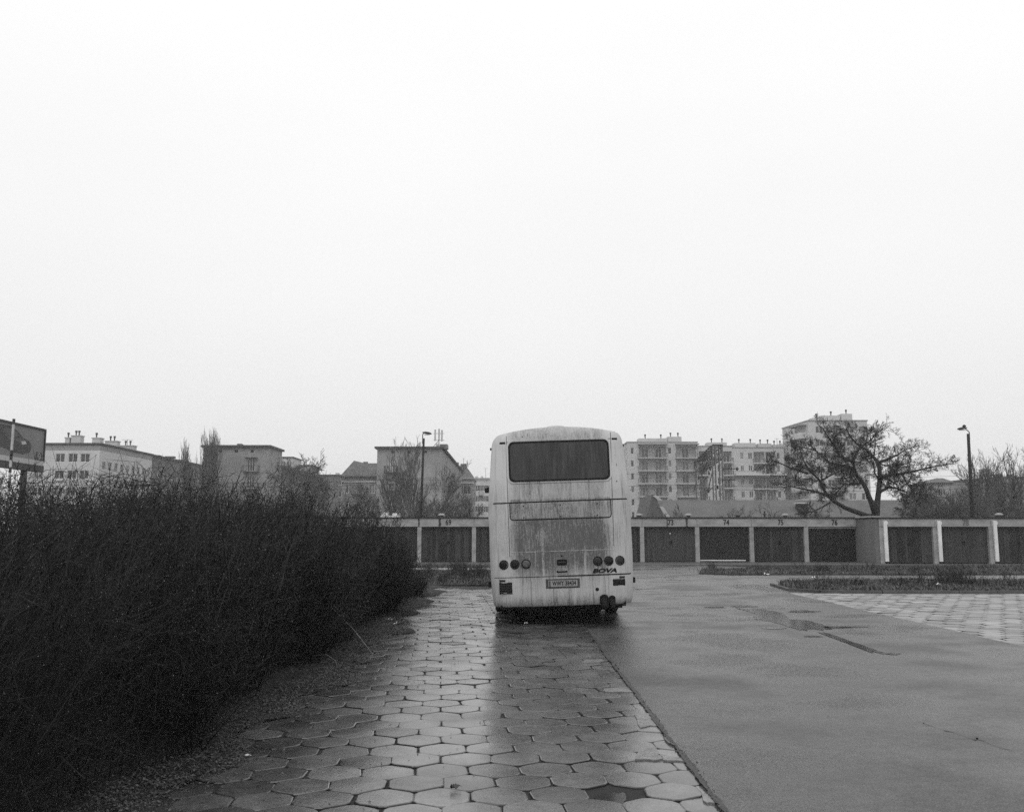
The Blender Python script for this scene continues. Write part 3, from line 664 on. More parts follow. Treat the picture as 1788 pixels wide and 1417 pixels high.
o = roll(b.build('windscreen', M['bus_glass_side'], bus)); sm = o.modifiers.new('solid', 'SOLIDIFY'); sm.thickness = .01
# roof hatch
x, z = B(498, 95); b = MB(); 
b.lathe([(.19, -.09), (.195, .015), (.17, .035), (.12, .045), (.06, .05)], (x, .62, roof_z(x)+.030), 28, 'z'); o = roll(b.build('roof_vent', M['metal_pale'], bus, smooth=True))
o.scale = (1, 1.3, 1)
for q, w in (([B(885, 330), B(886, 345)], .006), ([B(886, 440), B(886, 450)], .012), ([B(268, 150), B(268, 160)], .010), ([B(303, 132), B(303, 150)], .006)):
    b = MB(); rear_strip(b, q, w, .003); roll(b.build('paint_chip', M['seam'], bus))

# ------------------------------------------------------------------ garages
GY = Y_GAR; RZ = P(894, 903, GY).z                 # roof level
FZ = P(894, 919, GY).z                             # underside of the fascia
pil = [350, 445.7, 541, 636.5, 732, 827.5, 923, 1025, 1121.5, 1218, 1313, 1408.5, 1503.5]
pilx = [P(p, 940, GY).x for p in pil]
def door(parent, xa, xb, y, z1, style, num=None, faint=False):
    b = MB(); W = xb-xa; m = M['door_wood']
    if style in ('plank', 'plank_pale', 'panel'):
        m = M['door_wood_pale'] if style == 'plank_pale' else M['door_wood']; n = 18
        for k in range(n):
            a, c = xa+W*k/n, xa+W*(k+1)/n; gap = .016 if k == n//2 else .006
            b.box(a+gap/2, c-.003, y+rnd.uniform(0, .016), y+.05, .05+rnd.uniform(0, .012), z1-.02, None, 1 if rnd.random() < .35 else 0)
        b.box(xa, xb, y+.052, y+.08, .02, z1); m = [m, M['door_board']]
    elif style == 'ribbed':
        m = M['door_steel']; n = 24; W2 = W*.93
        for k in range(n): z = .10+(z1-.14)*k/n; b.box(xa+.02, xa+W2, y+.004*(k % 2), y+.04, z, z+(z1-.14)/n-.006)
        b.box(xa, xb, y+.045, y+.08, .02, z1)
    else:
        m = M['door_black']; b.box(xa, xb, y, y+.06, .03, z1); 
        for k in range(1, 6): z = z1*k/6; b.box(xa, xb, y-.006, y, z-.008, z+.008)
    d = b.build('door', m, parent)
    if style == 'ribbed':
        b = MB(); b.box(xa+.03, xa+W2-.02, y-.02, y-.004, .07, .12); b.build('bottom_rail', M['whitewash'], d)
        b = MB(); b.box(xa+W*.42, xa+W*.52, y-.03, y-.004, .47, .50); b.build('handle', M['black'], d)
    elif style != 'black':
        b = MB(); b.box(xa+W*.515, xa+W*.55, y-.035, y-.004, .95, 1.12); b.build('handle', M['black'], d)
    return d
def garage_row(name, label, px_list, y, xl, xr, doors, white_posts, zr, zf, depth=5.6, left_solid=None):
    g = thing(name, label, 'garages', (0, 0, 0))
    b = MB(); b.box(xl, xr, y+.36, y+depth, -.02, zr-.13); b.build('wall', M['concrete_dark'], g)
    b = MB(); b.box(xl-.05, xr+.05, y-.05, y+depth+.1, zr-.045, zr+.02); b.build('roof', M['felt'], g)
    segs = sorted(set([xl] + [px_list[i] for i in range(len(px_list))] + [xr])); b = MB()
    for a, c in zip(segs, segs[1:]):
        if c-a < .1: continue
        b.box(a+.006, c-.006, y+rnd.uniform(-.006, .006), y+.34, zf, zr-.047)
    b.build('fascia', M['concrete'], g)
    for x in px_list:
        b = MB(); b.box(x-.11, x+.11, y+.02, y+.35, -.02, zf-.003); b.build('pillar', M['concrete'], g, bevel=.012)
        if white_posts and x < xr-.3:
            b = MB(); xx = x+.17; b.box(xx-.085, xx+.085, y-.13, y-.01, .12, zf+.28); b.box(xx-.02, xx+.13, y-.125, y-.012, zf+.10, zf+.23); b.build('white_post', M['whitewash'], g, bevel=.015)
    for (i, style, num, faint, dxn) in doors:
        a, c = px_list[i]+.115, px_list[i+1]-.115
        door(g, a, c, y+.20, zf-.01, style)
        if num:
            me = text_mesh(num, .40, .004, xs=.78, bold=.006); me.materials.append(M['number_faint' if faint else 'number'])
            t = link(bpy.data.objects.new('door_number', me), g); t.location = (P(dxn, 910, y).x, y-.012, (zf+zr)/2-.03)
    return g
g1 = garage_row('garage_row', 'long low garage row with dark doors numbered 69 to 76, running behind the bus', pilx, GY, pilx[0]-.2, P(1508, 940, GY).x,
    [(0, 'panel', None, 0, 0), (1, 'panel', None, 0, 0), (2, 'panel', None, 0, 0), (3, 'plank', '68', True, 690), (4, 'panel', '69', False, 783), (5, 'panel', None, 0, 0), (6, 'panel', None, 0, 0), (7, 'panel', None, 0, 0),
     (8, 'plank_pale', '73', False, 1171), (9, 'ribbed', '74', False, 1268), (10, 'plank', '75', False, 1363), (11, 'black', '76', False, 1457)], False, RZ, FZ)
# stains on the fascia: drip marks with their own shape
for px, w, m_ in ((768, .11, 0), (731, .07, 0), (1165, .05, 0), (1199, .09, 0), (1507, .05, 0)):
    b = MB(); x = P(px, 910, GY).x; z = FZ; n = 7
    pts = [(x-w/2+rnd.uniform(-.02, .02), zz) for zz in np.linspace(RZ-.05, FZ+.01, n)] + [(x+w/2+rnd.uniform(-.03, .03), zz) for zz in np.linspace(FZ+.01, RZ-.05, n)]
    for i in range(n-1): b.quad((pts[i][0], GY-.0105, pts[i][1]), (pts[i+1][0], GY-.0105, pts[i+1][1]), (pts[2*n-2-i][0], GY-.0105, pts[2*n-2-i][1]), (pts[2*n-1-i][0], GY-.0105, pts[2*n-1-i][1]))
    b.build('drip_stain', M['edge_tar'], g1)
x = P(1171, 931, GY).x; b = MB(); b.lathe([(.035, 0), (.03, -.012)], (x, GY+.195, P(1171, 931, GY).z), 12, 'y'); b.build('reflector', M['whitewash'], g1)
# frame round door 76
b = MB(); a, c = pilx[11]+.115, pilx[12]-.115; b.box(a, c, GY+.12, GY+.19, FZ-.10, FZ-.012); b.box(c-.09, c, GY+.12, GY+.19, -.02, FZ-.102); b.build('door_frame', M['concrete'], g1)
# nearer right row
GY2 = 46.4; RZ2 = P(1600, 903.5, GY2).z; FZ2 = P(1600, 919, GY2).z
p2 = [P(p, 940, GY2).x for p in (1540, 1634, 1731.5, 1829, 1926)]
g2 = garage_row('garage_row', 'low garage row at the right with white painted posts and a bare side wall', p2, GY2, p2[0]-.12, p2[-1]+.1,
    [(0, 'panel', None, 0, 0), (1, 'plank_pale', '78', True, 1686), (2, 'plank', None, 0, 0), (3, 'plank', None, 0, 0)], True, RZ2, FZ2, depth=11)
b = MB(); b.box(p2[0]-.32, p2[0]-.125, GY2+.05, GY+.3, -.02, RZ2-.05); b.build('side_wall', M['plaster_dark'], g2)
b = MB(); b.box(p2[0]-.40, p2[0]+.0, GY2-.02, GY+.28, RZ2+.022, RZ2+.10); b.build('coping', M['concrete'], g2)
# graffiti marks on the last door
b = MB(); r = random.Random(3)
for (px, py) in ((1756, 931), (1762, 935), (1769, 931), (1781, 930), (1785, 939), (1787, 945), (1766, 938)):
    c = P(px, py, GY2); b.tube([(c.x+r.uniform(-.1, .1), GY2+.19, c.z+r.uniform(-.1, .1)), (c.x, GY2+.188, c.z), (c.x+r.uniform(-.1, .1), GY2+.19, c.z+r.uniform(-.1, .1))], .012, 4)
b.build('paint_mark', M['metal_mid'], g2)
# roof vents of the garages
def vent(px, py, Y, m, label, kind='cowl'):
    c = P(px, py, Y); z0 = (RZ if Y >= GY else RZ2)+.015; v = thing('roof_vent', label, 'roof vent', (c.x, Y, z0), 0, 'vents on the garage roofs')
    if kind == 'cowl':
        b = MB(); b.lathe([(.10, -.01), (.10, .10)], (0, 0, 0), 14); b.build('pipe', M['concrete_dark'], v)
        b = MB(); b.lathe([(.11, .10), (.20, .12), (.19, .16), (.12, .21), (.05, .23)], (0, 0, 0), 16); b.build('cap', M[m], v, smooth=False)
    else:
        b = MB(); b.lathe([(.05, -.01), (.05, .16), (.11, .17), (.11, .21), (.04, .26), (.06, .34), (.02, .37)], (0, 0, 0), 12); b.build('pipe', M[m], v)
vent(1116, 897, 50.6, 'concrete', 'pale mushroom vent cap on the garage roof just right of the bus')
vent(1202, 896, 50.6, 'concrete', 'light mushroom vent cap on the garage roof right of number 73')
vent(1288, 897, 50.6, 'concrete_dark', 'dark mushroom vent cap on the garage roof right of number 74')
vent(1371, 897, 50.6, 'concrete', 'pale mushroom vent cap on the garage roof above number 75')
vent(1335, 899, 51.5, 'metal_dark', 'thin dark vent pipe between numbers 74 and 75 on the garage roof', 'pipe')
vent(1424, 899, 51.5, 'metal_dark', 'thin dark vent pipe between numbers 75 and 76 on the garage roof', 'pipe')
vent(771, 896, 50.6, 'concrete', 'pale mushroom vent cap on the garage roof above number 69')
vent(1744, 896, 46.5, 'concrete', 'pale vent cap on the right garage roof beyond the worn number 78')
for px, s, lb in ((674, 1.0, 'crumpled pale sheet lying on the garage roof beside the hedge top'), (690, .8, 'smaller pale rag heap on the garage roof left of the thin lamp post')):
    c = P(px, 900, 50.2); b = MB(); r = random.Random(px); n0 = 0; rows = 6
    for i in range(rows):
        for j in range(8):
            a = 2*math.pi*j/8; rr_ = (.34*s)*(1-i/rows)**.6*r.uniform(.75, 1.25); b.v.append((c.x+rr_*math.cos(a), 50.2+rr_*math.sin(a)*.8, RZ+.015+.32*s*i/rows*r.uniform(.8, 1.2)))
    for i in range(rows-1):
        for j in range(8): a = i*8+j; q = i*8+(j+1) % 8; b.f.append((a, q, q+8, a+8)); b.m.append(0)
    b.f.append(tuple((rows-1)*8+j for j in range(8))); b.m.append(0)
    tag(b.build('rag_heap', M['plaster_pale']), lb, 'debris')

# ------------------------------------------------------------------ lamp posts
def post_tube(o, pts, rads, m, name, parent, sides=10): b = MB(); b.tube(pts, rads, sides); return b.build(name, m, parent, smooth=True)
def lamp_post(label, Y, base_px, top_px, arm_px, head_px, w0, w1, flip):
    base = P(*base_px, Y); base.z = 0; top = P(*top_px, Y); arm = P(*arm_px, Y); head = P(*head_px, Y)
    L_ = thing('street_lamp', label, 'street lamp', base, 0, 'street lamps behind the garages'); top -= base; arm -= base; head -= base
    b = MB(); b.tube([(0, 0, 0), top*.5, top], [w0, (w0+w1)/2, w1], 12); b.build('pole', M['pole_wood'], L_, smooth=True)
    b = MB(); s = 1 if flip else -1
    b.tube([top+Vector((s*-.07, 0, -.35)), top+Vector((s*-.07, 0, .1)), arm+Vector((0, 0, -.04)), arm+Vector((s*.10, 0, .05))], .030, 6); ar = b.build('arm', M['metal_dark'], L_, smooth=True)
    b = MB(); hx = s
    for k, (u, rr_, zz) in enumerate([(-.08, .03, .06), (0, .07, .05), (.12, .12, .03), (.30, .13, .0), (.46, .09, -.02), (.52, .03, -.03)]):
        for j in range(10): a = 2*math.pi*j/10; b.v.append((arm.x+hx*(u+.05), arm.y+rr_*math.cos(a)*1.1, arm.z+zz+.02+rr_*math.sin(a)*(.8 if math.sin(a) > 0 else .45)))
    for i in range(5):
        for j in range(10): a = i*10+j; q = i*10+(j+1) % 10; b.f.append((a, q, q+10, a+10)); b.m.append(0)
    b.f.append(tuple(range(10))); b.m.append(0); b.f.append(tuple(range(50, 60))); b.m.append(0)
    hd = b.build('lamp_head', M['metal_dark'], L_, smooth=True)
    b = MB(); b.box(arm.x+hx*.27-.17, arm.x+hx*.27+.17, arm.y-.08, arm.y+.08, arm.z-.075, arm.z-.028); b.build('lens', M['frame_white'], hd, bevel=.02)
    return L_, base
l1, bs = lamp_post('thin dark lamp post left of the bus with its head pointing right', 57.0, (733, 898), (740, 765), (738, 757), (746, 756), .095, .065, True)
b = MB(); c = P(733, 874, 57)-bs; b.box(c.x-.28, c.x+.28, -.12, .12, c.z-.03, c.z+.03); b.lathe([(.10, -.5), (.10, .0)], (c.x, 0, c.z), 10); b.build('collar', M['metal_dark'], l1)
l2, bs = lamp_post('thick dark lamp post at the right with its head pointing left', 55.0, (1697, 898), (1690.5, 757), (1688, 749), (1680, 747), .135, .085, False)
b = MB(); c = P(1680, 743, 55)-bs; b.lathe([(.02, -.08), (.09, -.05), (.12, 0), (.05, .08)], (c.x+.12, 0, c.z-.02), 8); b.build('photocell', M['metal_dark'], l2)

# ------------------------------------------------------------------ trees
def grow(r, segs, p, d, L, rad, lvl, maxl, spread, up, kids, gnarl=.12, dens=1.0):
    n = 4 if lvl < maxl else 3; pts = [p.copy()]; rads = [rad]; q = p.copy(); dd = d.copy()
    for i in range(n):
        dd = (dd + Vector((r.gauss(0, gnarl), r.gauss(0, gnarl), r.gauss(0, gnarl)+up*.18))).normalized(); q = q+dd*L/n; pts.append(q.copy()); rads.append(rad*(1-.62*(i+1)/n) if lvl < maxl else rad*(1-.7*(i+1)/n))
    segs.append((lvl, pts, rads))
    if lvl >= maxl: return
    k = kids[min(lvl, len(kids)-1)]; k = max(1, int(k*dens+r.random()))
    for i in range(k):
        t = .22+.76*(i+r.random()*.7)/k; j = min(int(t*n), n-1); a = pts[j].lerp(pts[j+1], t*n-j); ax = (pts[j+1]-pts[j]).normalized()
        o = ax.orthogonal().normalized(); o.rotate(Matrix.Rotation(r.uniform(0, 6.283), 3, ax)); sp = spread*r.uniform(.65, 1.3); nd = (ax*math.cos(sp)+o*math.sin(sp)).normalized()
        grow(r, segs, a, nd, L*r.uniform(.42, .68)*(1.15-.4*t), max(rads[j]*.55, .004), lvl+1, maxl, spread, up, kids, gnarl, dens)
def seg_mesh(name, segs, lv, m, minr, sides):
    b = MB()
    for (l, pts, rads) in segs:
        if l in lv: b.tube(pts, [max(x, minr) for x in rads], sides(l), l == 0)
    return b.mesh(name, m, smooth=True)
def tree(name, label, loc, H, seed, rad=.16, stems=1, maxl=4, spread=.6, up=.5, kids=(9, 6, 5, 4), first=.16, minr=.012, barkm='bark_far_hazed', gnarl=.10, lean=(0, 0), group=None, spreadstem=.2, cat='tree', frac=.9):
    r = random.Random(seed); segs = []
    for s in range(stems):
        d = Vector((lean[0]+r.gauss(0, spreadstem if stems > 1 else .03), lean[1]+r.gauss(0, spreadstem if stems > 1 else .03), 1)).normalized()
        grow(r, segs, Vector((r.gauss(0, .1*(stems > 1)), r.gauss(0, .1*(stems > 1)), -.05)), d, H*frac*r.uniform(.8, 1) if stems > 1 else H*frac, rad, 0, maxl, spread, up, kids, gnarl)
    top_ = max(p.z for _, pts, _ in segs for p in pts); k_ = H/top_
    segs = [(l, [p*k_ for p in pts], rads) for l, pts, rads in segs]
    t = thing(name, label, cat, loc, 0, group)
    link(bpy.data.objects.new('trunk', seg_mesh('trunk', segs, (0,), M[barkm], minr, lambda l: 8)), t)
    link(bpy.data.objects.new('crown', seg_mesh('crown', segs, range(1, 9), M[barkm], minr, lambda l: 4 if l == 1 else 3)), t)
    return t
def at(px, Y): return Vector((P(px, 926, Y).x, Y, 0))
def htop(py, Y): return P(894, py, Y).z
# the big spreading tree behind the garages: its main limbs follow the photo, depth spread added
def limb_tree():
    TY = 54.5; r = random.Random(21)
    def q(cx, cy, dy): return P(1330+cx/5.109, 700+cy/5.109, TY+dy)
    limbs = [
     ([(1022, 1100), (1020, 1030), (1026, 960), (1032, 900), (1045, 790), (1055, 680), (1050, 600), (1040, 550), (990, 490), (930, 430), (870, 400), (800, 330), (765, 270), (750, 240)], 0, .5, .26, .03),
     ([(1045, 550), (1130, 515), (1210, 480), (1290, 430), (1400, 395)], .2, 1.6, .10, .02),
     ([(1055, 685), (1100, 668), (1150, 660), (1250, 645), (1380, 620), (1500, 590), (1620, 570), (1710, 555)], .1, -1.6, .14, .02),
     ([(1012, 1000), (985, 920), (960, 860), (930, 780), (890, 710), (850, 670), (825, 600), (820, 530), (850, 450), (900, 400), (970, 350), (1020, 290), (1080, 250)], 0, -1.2, .20, .025),
     ([(815, 540), (740, 510), (690, 490), (660, 420), (620, 360), (575, 290), (540, 235)], -.7, -2.2, .12, .02),
     ([(690, 495), (655, 400), (645, 320), (700, 270)], -1.2, -1.8, .06, .012),
     ([(825, 612), (760, 580), (680, 570), (610, 550), (560, 510), (480, 440), (400, 420), (330, 410)], -.6, 1.8, .12, .02),
     ([(1000, 1040), (940, 1025), (850, 990), (740, 950), (640, 890), (570, 820), (540, 760), (520, 710), (460, 650), (410, 600), (370, 520), (330, 400)], 0, -2.4, .20, .02),
     ([(535, 710), (535, 630), (480, 580), (460, 520)], -1.7, -1.2, .06, .012),
     ([(410, 645), (330, 620), (240, 590), (140, 540), (80, 520)], -1.9, -2.8, .07, .02),
     ([(560, 830), (450, 800), (350, 780), (240, 755), (160, 740)], -1.6, -.6, .08, .02),
     ([(610, 905), (540, 945), (460, 985), (340, 1000)], -1.4, -2.2, .06, .02),
     ([(880, 735), (800, 740), (730, 745), (680, 800), (640, 850)], -.4, .9, .09, .015),
     ([(1050, 810), (1130, 770), (1200, 775), (1280, 810), (1400, 830), (1530, 830)], 0, 1.7, .10, .015),
     ([(1250, 650), (1300, 740), (1350, 800), (1375, 880), (1380, 960)], -.6, -1.0, .07, .012),
     ([(1090, 680), (1200, 740), (1260, 850), (1285, 980)], -.2, .9, .06, .012),
     ([(1000, 500), (1012, 400), (1010, 320), (1030, 275)], .4, 1.2, .05, .012),
     ([(930, 400), (935, 330), (960, 270)], .4, -.4, .04, .012),
     ([(545, 700), (640, 650), (720, 610), (780, 560)], -1.6, .2, .05, .012),
     ([(1040, 690), (1005, 640), (1000, 570), (985, 540)], .1, -.6, .06, .012),
     ([(760, 580), (770, 640), (850, 700)], -.5, .5, .05, .012), ([(1120, 680), (1170, 590), (1280, 560), (1350, 540)], .1, 1.9, .06, .012),
     ([(480, 440), (420, 380), (300, 350)], .7, 1.6, .05, .02), ([(1060, 560), (1150, 590), (1220, 640)], .3, 1.5, .05, .012)]
    main = MB(); segs = []; lf = []
    for pts, d0, d1, r0, r1 in limbs:
        n = len(pts); pp = [q(x, y, d0+(d1-d0)*i/(n-1)) for i, (x, y) in enumerate(pts)]; rr_ = [r0+(r1-r0)*(i/(n-1))**.7 for i in range(n)]
        main.tube(pp, rr_, 8)
        for i in range(1 if r0 > .15 else 0, n-1):
            if r0 > .18 and i < 4: continue
            L_ = (pp[i+1]-pp[i]).length
            for k in range(max(2, int(L_/.15))):
                a = pp[i].lerp(pp[i+1], r.random()); ax = (pp[i+1]-pp[i]).normalized(); o = ax.orthogonal().normalized(); o.rotate(Matrix.Rotation(r.uniform(0, 6.283), 3, ax))
                sp = r.uniform(.5, 1.25); d = (ax*math.cos(sp)+o*math.sin(sp)+Vector((0, 0, .05))).normalized(); grow(r, segs, a, d, r.uniform(.4, 1.0), .018, 1, 3, .75, .1, (0, 6, 5), .22)
    t = thing('acacia_tree', 'big dark spreading tree with crooked limbs rising behind the garages right of centre', 'tree', at(1531, TY))
    off = Matrix.Translation(-t.location); me = main.mesh('trunk', M['bark'], smooth=True); me.transform(off); link(bpy.data.objects.new('trunk', me), t)
    b = MB()
    for (l, pts, rads) in segs:
        b.tube(pts, [max(x, .008) for x in rads], 3, False)
        if l >= 2:
            for k in range(2 if r.random() < .6 else 1):
                c = pts[-1].lerp(pts[1], r.random()*.8)+Vector((r.gauss(0, .04),)*1+(r.gauss(0, .04), r.gauss(0, .04))); u = Vector((r.gauss(0, 1), r.gauss(0, 1), r.gauss(0, 1))).normalized(); v = u.orthogonal().normalized(); s = r.uniform(.022, .05)
                b.poly([c-u*s, c-v*s*.35, c+u*s, c+v*s*.35], 0)
    me = b.mesh('crown', [M['bark']]); me.transform(off); link(bpy.data.objects.new('crown', me), t)
limb_tree()
# poplars left
for px, py, s, lb in ((352, 748, 31, 'tallest bare poplar standing left of the grey balcony house'), (364, 750, 32, 'bare poplar with its top touching the tallest one, right beside it'), (335, 768, 33, 'shortest of the three bare poplars, left of the tallest')):
    Y = 146; tree('poplar_tree', lb, at(px, Y), htop(py, Y)+.5, s, rad=.22, maxl=3, spread=.20, up=1.5, kids=(24, 7, 4), minr=.015, gnarl=.05, group='poplars by the grey house')
Y = 112
tree('bare_tree', 'round bare tree with leaf clumps beside the low wing of the grey house', at(563, Y), htop(780, Y), 41, rad=.25, maxl=4, spread=.75, up=.25, kids=(13, 7, 5, 4), minr=.022, gnarl=.16)
tree('bare_tree', 'small bare tree in front of the pale far block, left of the round tree', at(515, 118), htop(795, 118), 42, rad=.13, maxl=4, spread=.8, up=.2, kids=(9, 5, 4, 4), minr=.02, gnarl=.16)
for px, py, Yt, s, st, lb in ((688, 757, 92, 51, 2, 'tall thin bare tree in front of the left part of the antenna block'), (714, 760, 88, 52, 2, 'bare tree with a thick dark trunk left of the thin lamp post'), (750, 790, 96, 53, 3, 'spreading bare tree right of the thin lamp post'),
        (640, 838, 85, 54, 3, 'low bare tree in front of the old house with the steep roof'), (735, 850, 80, 55, 3, 'short bare tree right at the thin lamp post foot'), (805, 862, 84, 56, 4, 'low bare bush tree in front of the tenement left of the bus')):
    tree('bare_tree', lb, at(px, Yt), htop(py, Yt), s, rad=.17 if st < 3 else .08, stems=st, maxl=4, spread=.42 if st < 3 else .5, up=.7, kids=(8, 5, 3, 3), minr=.011, gnarl=.10, spreadstem=.12 if st < 3 else .28)
tree('leafless_shrub', 'small dark rounded shrub right of the lamp post in front of the antenna block', at(727, 76), htop(852, 76), 57, rad=.05, stems=6, maxl=3, spread=.6, up=.3, kids=(8, 5, 4), minr=.014, spreadstem=.35, cat='shrub')
# bushes in front of the long shed
for px, py, s, lb in ((1178, 878, 61, 'small bare bush left of the gantry in front of the shed roof'), (1310, 873, 62, 'widest bare bush in front of the shed roof, right of the gantry'), (1392, 880, 63, 'low bare bush in front of the shed roof near the big tree')):
    tree('leafless_shrub', lb, at(px, 60), htop(py, 60), s, rad=.05, stems=5, maxl=3, spread=.7, up=.3, kids=(8, 5, 4), minr=.012, spreadstem=.45, cat='shrub', group='bushes before the shed')
# right-hand trees
RT = [(1722, 790, 74, 71, .17, 2, .40, 'leaning bare tree right of the thick lamp post'), (1735, 782, 78, 72, .14, 1, .34, 'slender upright bare tree between the thick lamp post and the picture edge'), (1786, 772, 70, 73, .2, 2, .5, 'tall bare tree at the right edge of the view'),
      (1706, 815, 84, 74, .13, 3, .45, 'bushy bare tree half hidden behind the thick lamp post'), (1672, 838, 66, 75, .09, 4, .5, 'low bare tree left of the thick lamp post'), (1650, 850, 62, 76, .07, 4, .6, 'low tangled tree under the right limb of the big tree'),
      (1755, 836, 68, 77, .08, 4, .5, 'low bare tree behind the worn number 78'), (1605, 848, 66, 78, .08, 4, .6, 'low tangled tree just right of the big trunk'), (1575, 858, 72, 79, .08, 4, .6, 'low bare tree behind the big trunk'), (1690, 850, 60, 80, .07, 4, .6, 'low bare tree at the foot of the thick lamp post'),
      (1770, 850, 60, 81, .07, 4, .6, 'low bare tree near the right edge behind the garages')]
for px, py, Yt, s, rd, st, spd, lb in RT:
    tree('bare_tree', lb, at(px, Yt), htop(py, Yt), s, rad=rd, stems=st, maxl=4 if st > 1 else 4, spread=spd, up=.5, kids=(8, 5, 4, 2), minr=.010, gnarl=.12, spreadstem=.22 if st < 4 else .4, group='bare trees behind the right garages')

# ------------------------------------------------------------------ hedge thicket on the left
def thicket():
    r = np.random.RandomState(9)
    def top_h(x, y):
        h = 1.98+.10*np.sin(y*1.7+x)+.09*np.sin(y*3.1+x*1.3)+.08*np.sin(x*2.3)+.06*np.sin(y*6.1-x*3)
        h = h-.016*np.clip(y-8, 0, 20)-.03*np.clip(y-16, 0, 10)
        end = np.clip((24.3-y)/6.5, 0, 1)
        side = np.clip((-x-1.95)/.95, 0, 1)
        return h*np.sqrt(np.clip(end, .02, 1))*(.30+.70*np.sqrt(side))
    face = lambda y: -2.42+.15*np.sin(y*1.1)+.11*np.sin(y*2.7+1)+.06*np.sin(y*5.3+2)-.10*np.clip((y-14)/10, 0, 1)
    N = 4300; ys = 4.0+20.2*r.rand(N)**1.15; xs = face(ys)-.15-3.9*r.rand(N)**1.5
    stems0 = np.stack([xs, ys, np.zeros(N)], 1); H = np.minimum(top_h(xs, ys)*r.uniform(.72, 1.12, N), 1.62+ys*.066)
    front = np.exp(-((-xs+face(ys)))/.6)
    lean = np.stack([r.normal(.04, .26, N)+.22*front, r.normal(0, .26, N), np.ones(N)], 1)
    tops = stems0+lean*H[:, None]
    tops[:, 0] = np.minimum(tops[:, 0], face(ys)+.30+r.normal(0, .10, N))
    mids = (stems0+tops)/2+r.normal(0, .16, (N, 3)); mids[:, 0] = np.minimum(mids[:, 0], face(ys)+.35)
    A, Bm, C, R = [stems0], [mids], [tops], [np.full(N, .0055)]
    # side twigs: two generations
    def curve(a, m, c, t): t = t[:, None]; return a*(1-t)**2+2*m*t*(1-t)+c*t*t
    K = 14; idx = np.repeat(np.arange(N), K); t = r.uniform(.06, 1, len(idx)); p = curve(stems0[idx], mids[idx], tops[idx], t)
    d = r.normal(0, 1, (len(idx), 3)); d /= np.linalg.norm(d, axis=1)[:, None]; d[:, 2] = d[:, 2]*.8+.34; L = r.uniform(.16, .52, len(idx))*(1.05-.35*t)
    q = p+d*L[:, None]; mx = face(q[:, 1])+.34+.10*np.sin(q[:, 2]*4+q[:, 1]*2)+np.abs(r.normal(0, .09, len(q))); q[:, 0] = np.minimum(q[:, 0], mx); q[:, 2] = np.maximum(q[:, 2], .02)
    m = (p+q)/2+r.normal(0, .05, p.shape); A.append(p); Bm.append(m); C.append(q); R.append(np.full(len(p), .0032))
    K2 = 2; id2 = np.repeat(np.arange(len(p)), K2); t2 = r.uniform(.2, .95, len(id2)); p2_ = curve(p[id2], m[id2], q[id2], t2)
    d2 = r.normal(0, 1, (len(id2), 3)); d2 /= np.linalg.norm(d2, axis=1)[:, None]; d2[:, 2] = d2[:, 2]*.7+.35; q2 = p2_+d2*r.uniform(.06, .24, len(id2))[:, None]; q2[:, 2] = np.maximum(q2[:, 2], .02)
    A.append(p2_); Bm.append((p2_+q2)/2+r.normal(0, .012, p2_.shape)); C.append(q2); R.append(np.full(len(p2_), .0022))
    # long shoots poking out of the top, more at the near left
    n3 = 420; ys3 = 6+17*r.rand(n3)**1.4; xs3 = face(ys3)-.1-3.0*r.rand(n3); b0 = np.stack([xs3, ys3, top_h(xs3, ys3)*.6], 1)
    e3 = b0+np.stack([r.normal(.05, .2, n3), r.normal(0, .2, n3), (1.0+.0*xs3)*r.uniform(.55, 1.0, n3)*(1+.35*(ys3 < 9)*r.rand(n3))*np.clip((24-ys3)/5, .3, 1)], 1); A.append(b0); Bm.append((b0+e3)/2+r.normal(0, .07, b0.shape)); C.append(e3); R.append(np.full(n3, .004))
    k4 = 5; i4 = np.repeat(np.arange(n3), k4); t4 = r.uniform(.35, .95, len(i4)); p4 = b0[i4]*(1-t4)[:, None]+e3[i4]*t4[:, None]; q4 = p4+np.stack([r.normal(0, .09, len(i4)), r.normal(0, .09, len(i4)), r.uniform(.05, .22, len(i4))], 1); A.append(p4); Bm.append((p4+q4)/2); C.append(q4); R.append(np.full(len(p4), .0022))
    A, Bm, C, R = np.concatenate(A), np.concatenate(Bm), np.concatenate(C), np.concatenate(R)
    keep = (C[:, 2] < 1.70+C[:, 1]*.066+r.normal(0, .12, len(C))) & (A[:, 2] < 1.66+A[:, 1]*.062)
    A, Bm, C, R = A[keep], Bm[keep], C[keep], R[keep]; N = int(keep[:N].sum())
    R = R*(1+.35*np.clip((A[:, 1]-6)/8, 0, 1.4))*np.clip(A[:, 1]/8, .45, 1)
    n = len(A); ax = C-A; ax /= np.linalg.norm(ax, axis=1)[:, None]+1e-9; ref = np.where(np.abs(ax[:, 2:3]) < .9, np.array([[0, 0, 1.]]), np.array([[1., 0, 0]])); u = np.cross(ax, ref); u /= np.linalg.norm(u, axis=1)[:, None]; v = np.cross(ax, u)
    V = np.empty((n, 9, 3), np.float32)
    for k, (pt, s) in enumerate(((A, 1), (Bm, .8), (C, .4))):
        for j in range(3): a = 2*math.pi*j/3; V[:, k*3+j] = pt+(u*math.cos(a)+v*math.sin(a))*(R*s)[:, None]
    f = np.array([(k*3+j, k*3+(j+1) % 3, (k+1)*3+(j+1) % 3, (k+1)*3+j) for k in range(2) for j in range(3)]); F = (np.arange(n)[:, None, None]*9+f[None]).reshape(-1, 4)
    hedge = thing('hedge', 'long dense thicket of dark leafless bushes filling the left side', 'hedge', (0, 0, 0))
    link(bpy.data.objects.new('branches', np_mesh('branches', V.reshape(-1, 3), F, M['twig'])), hedge)
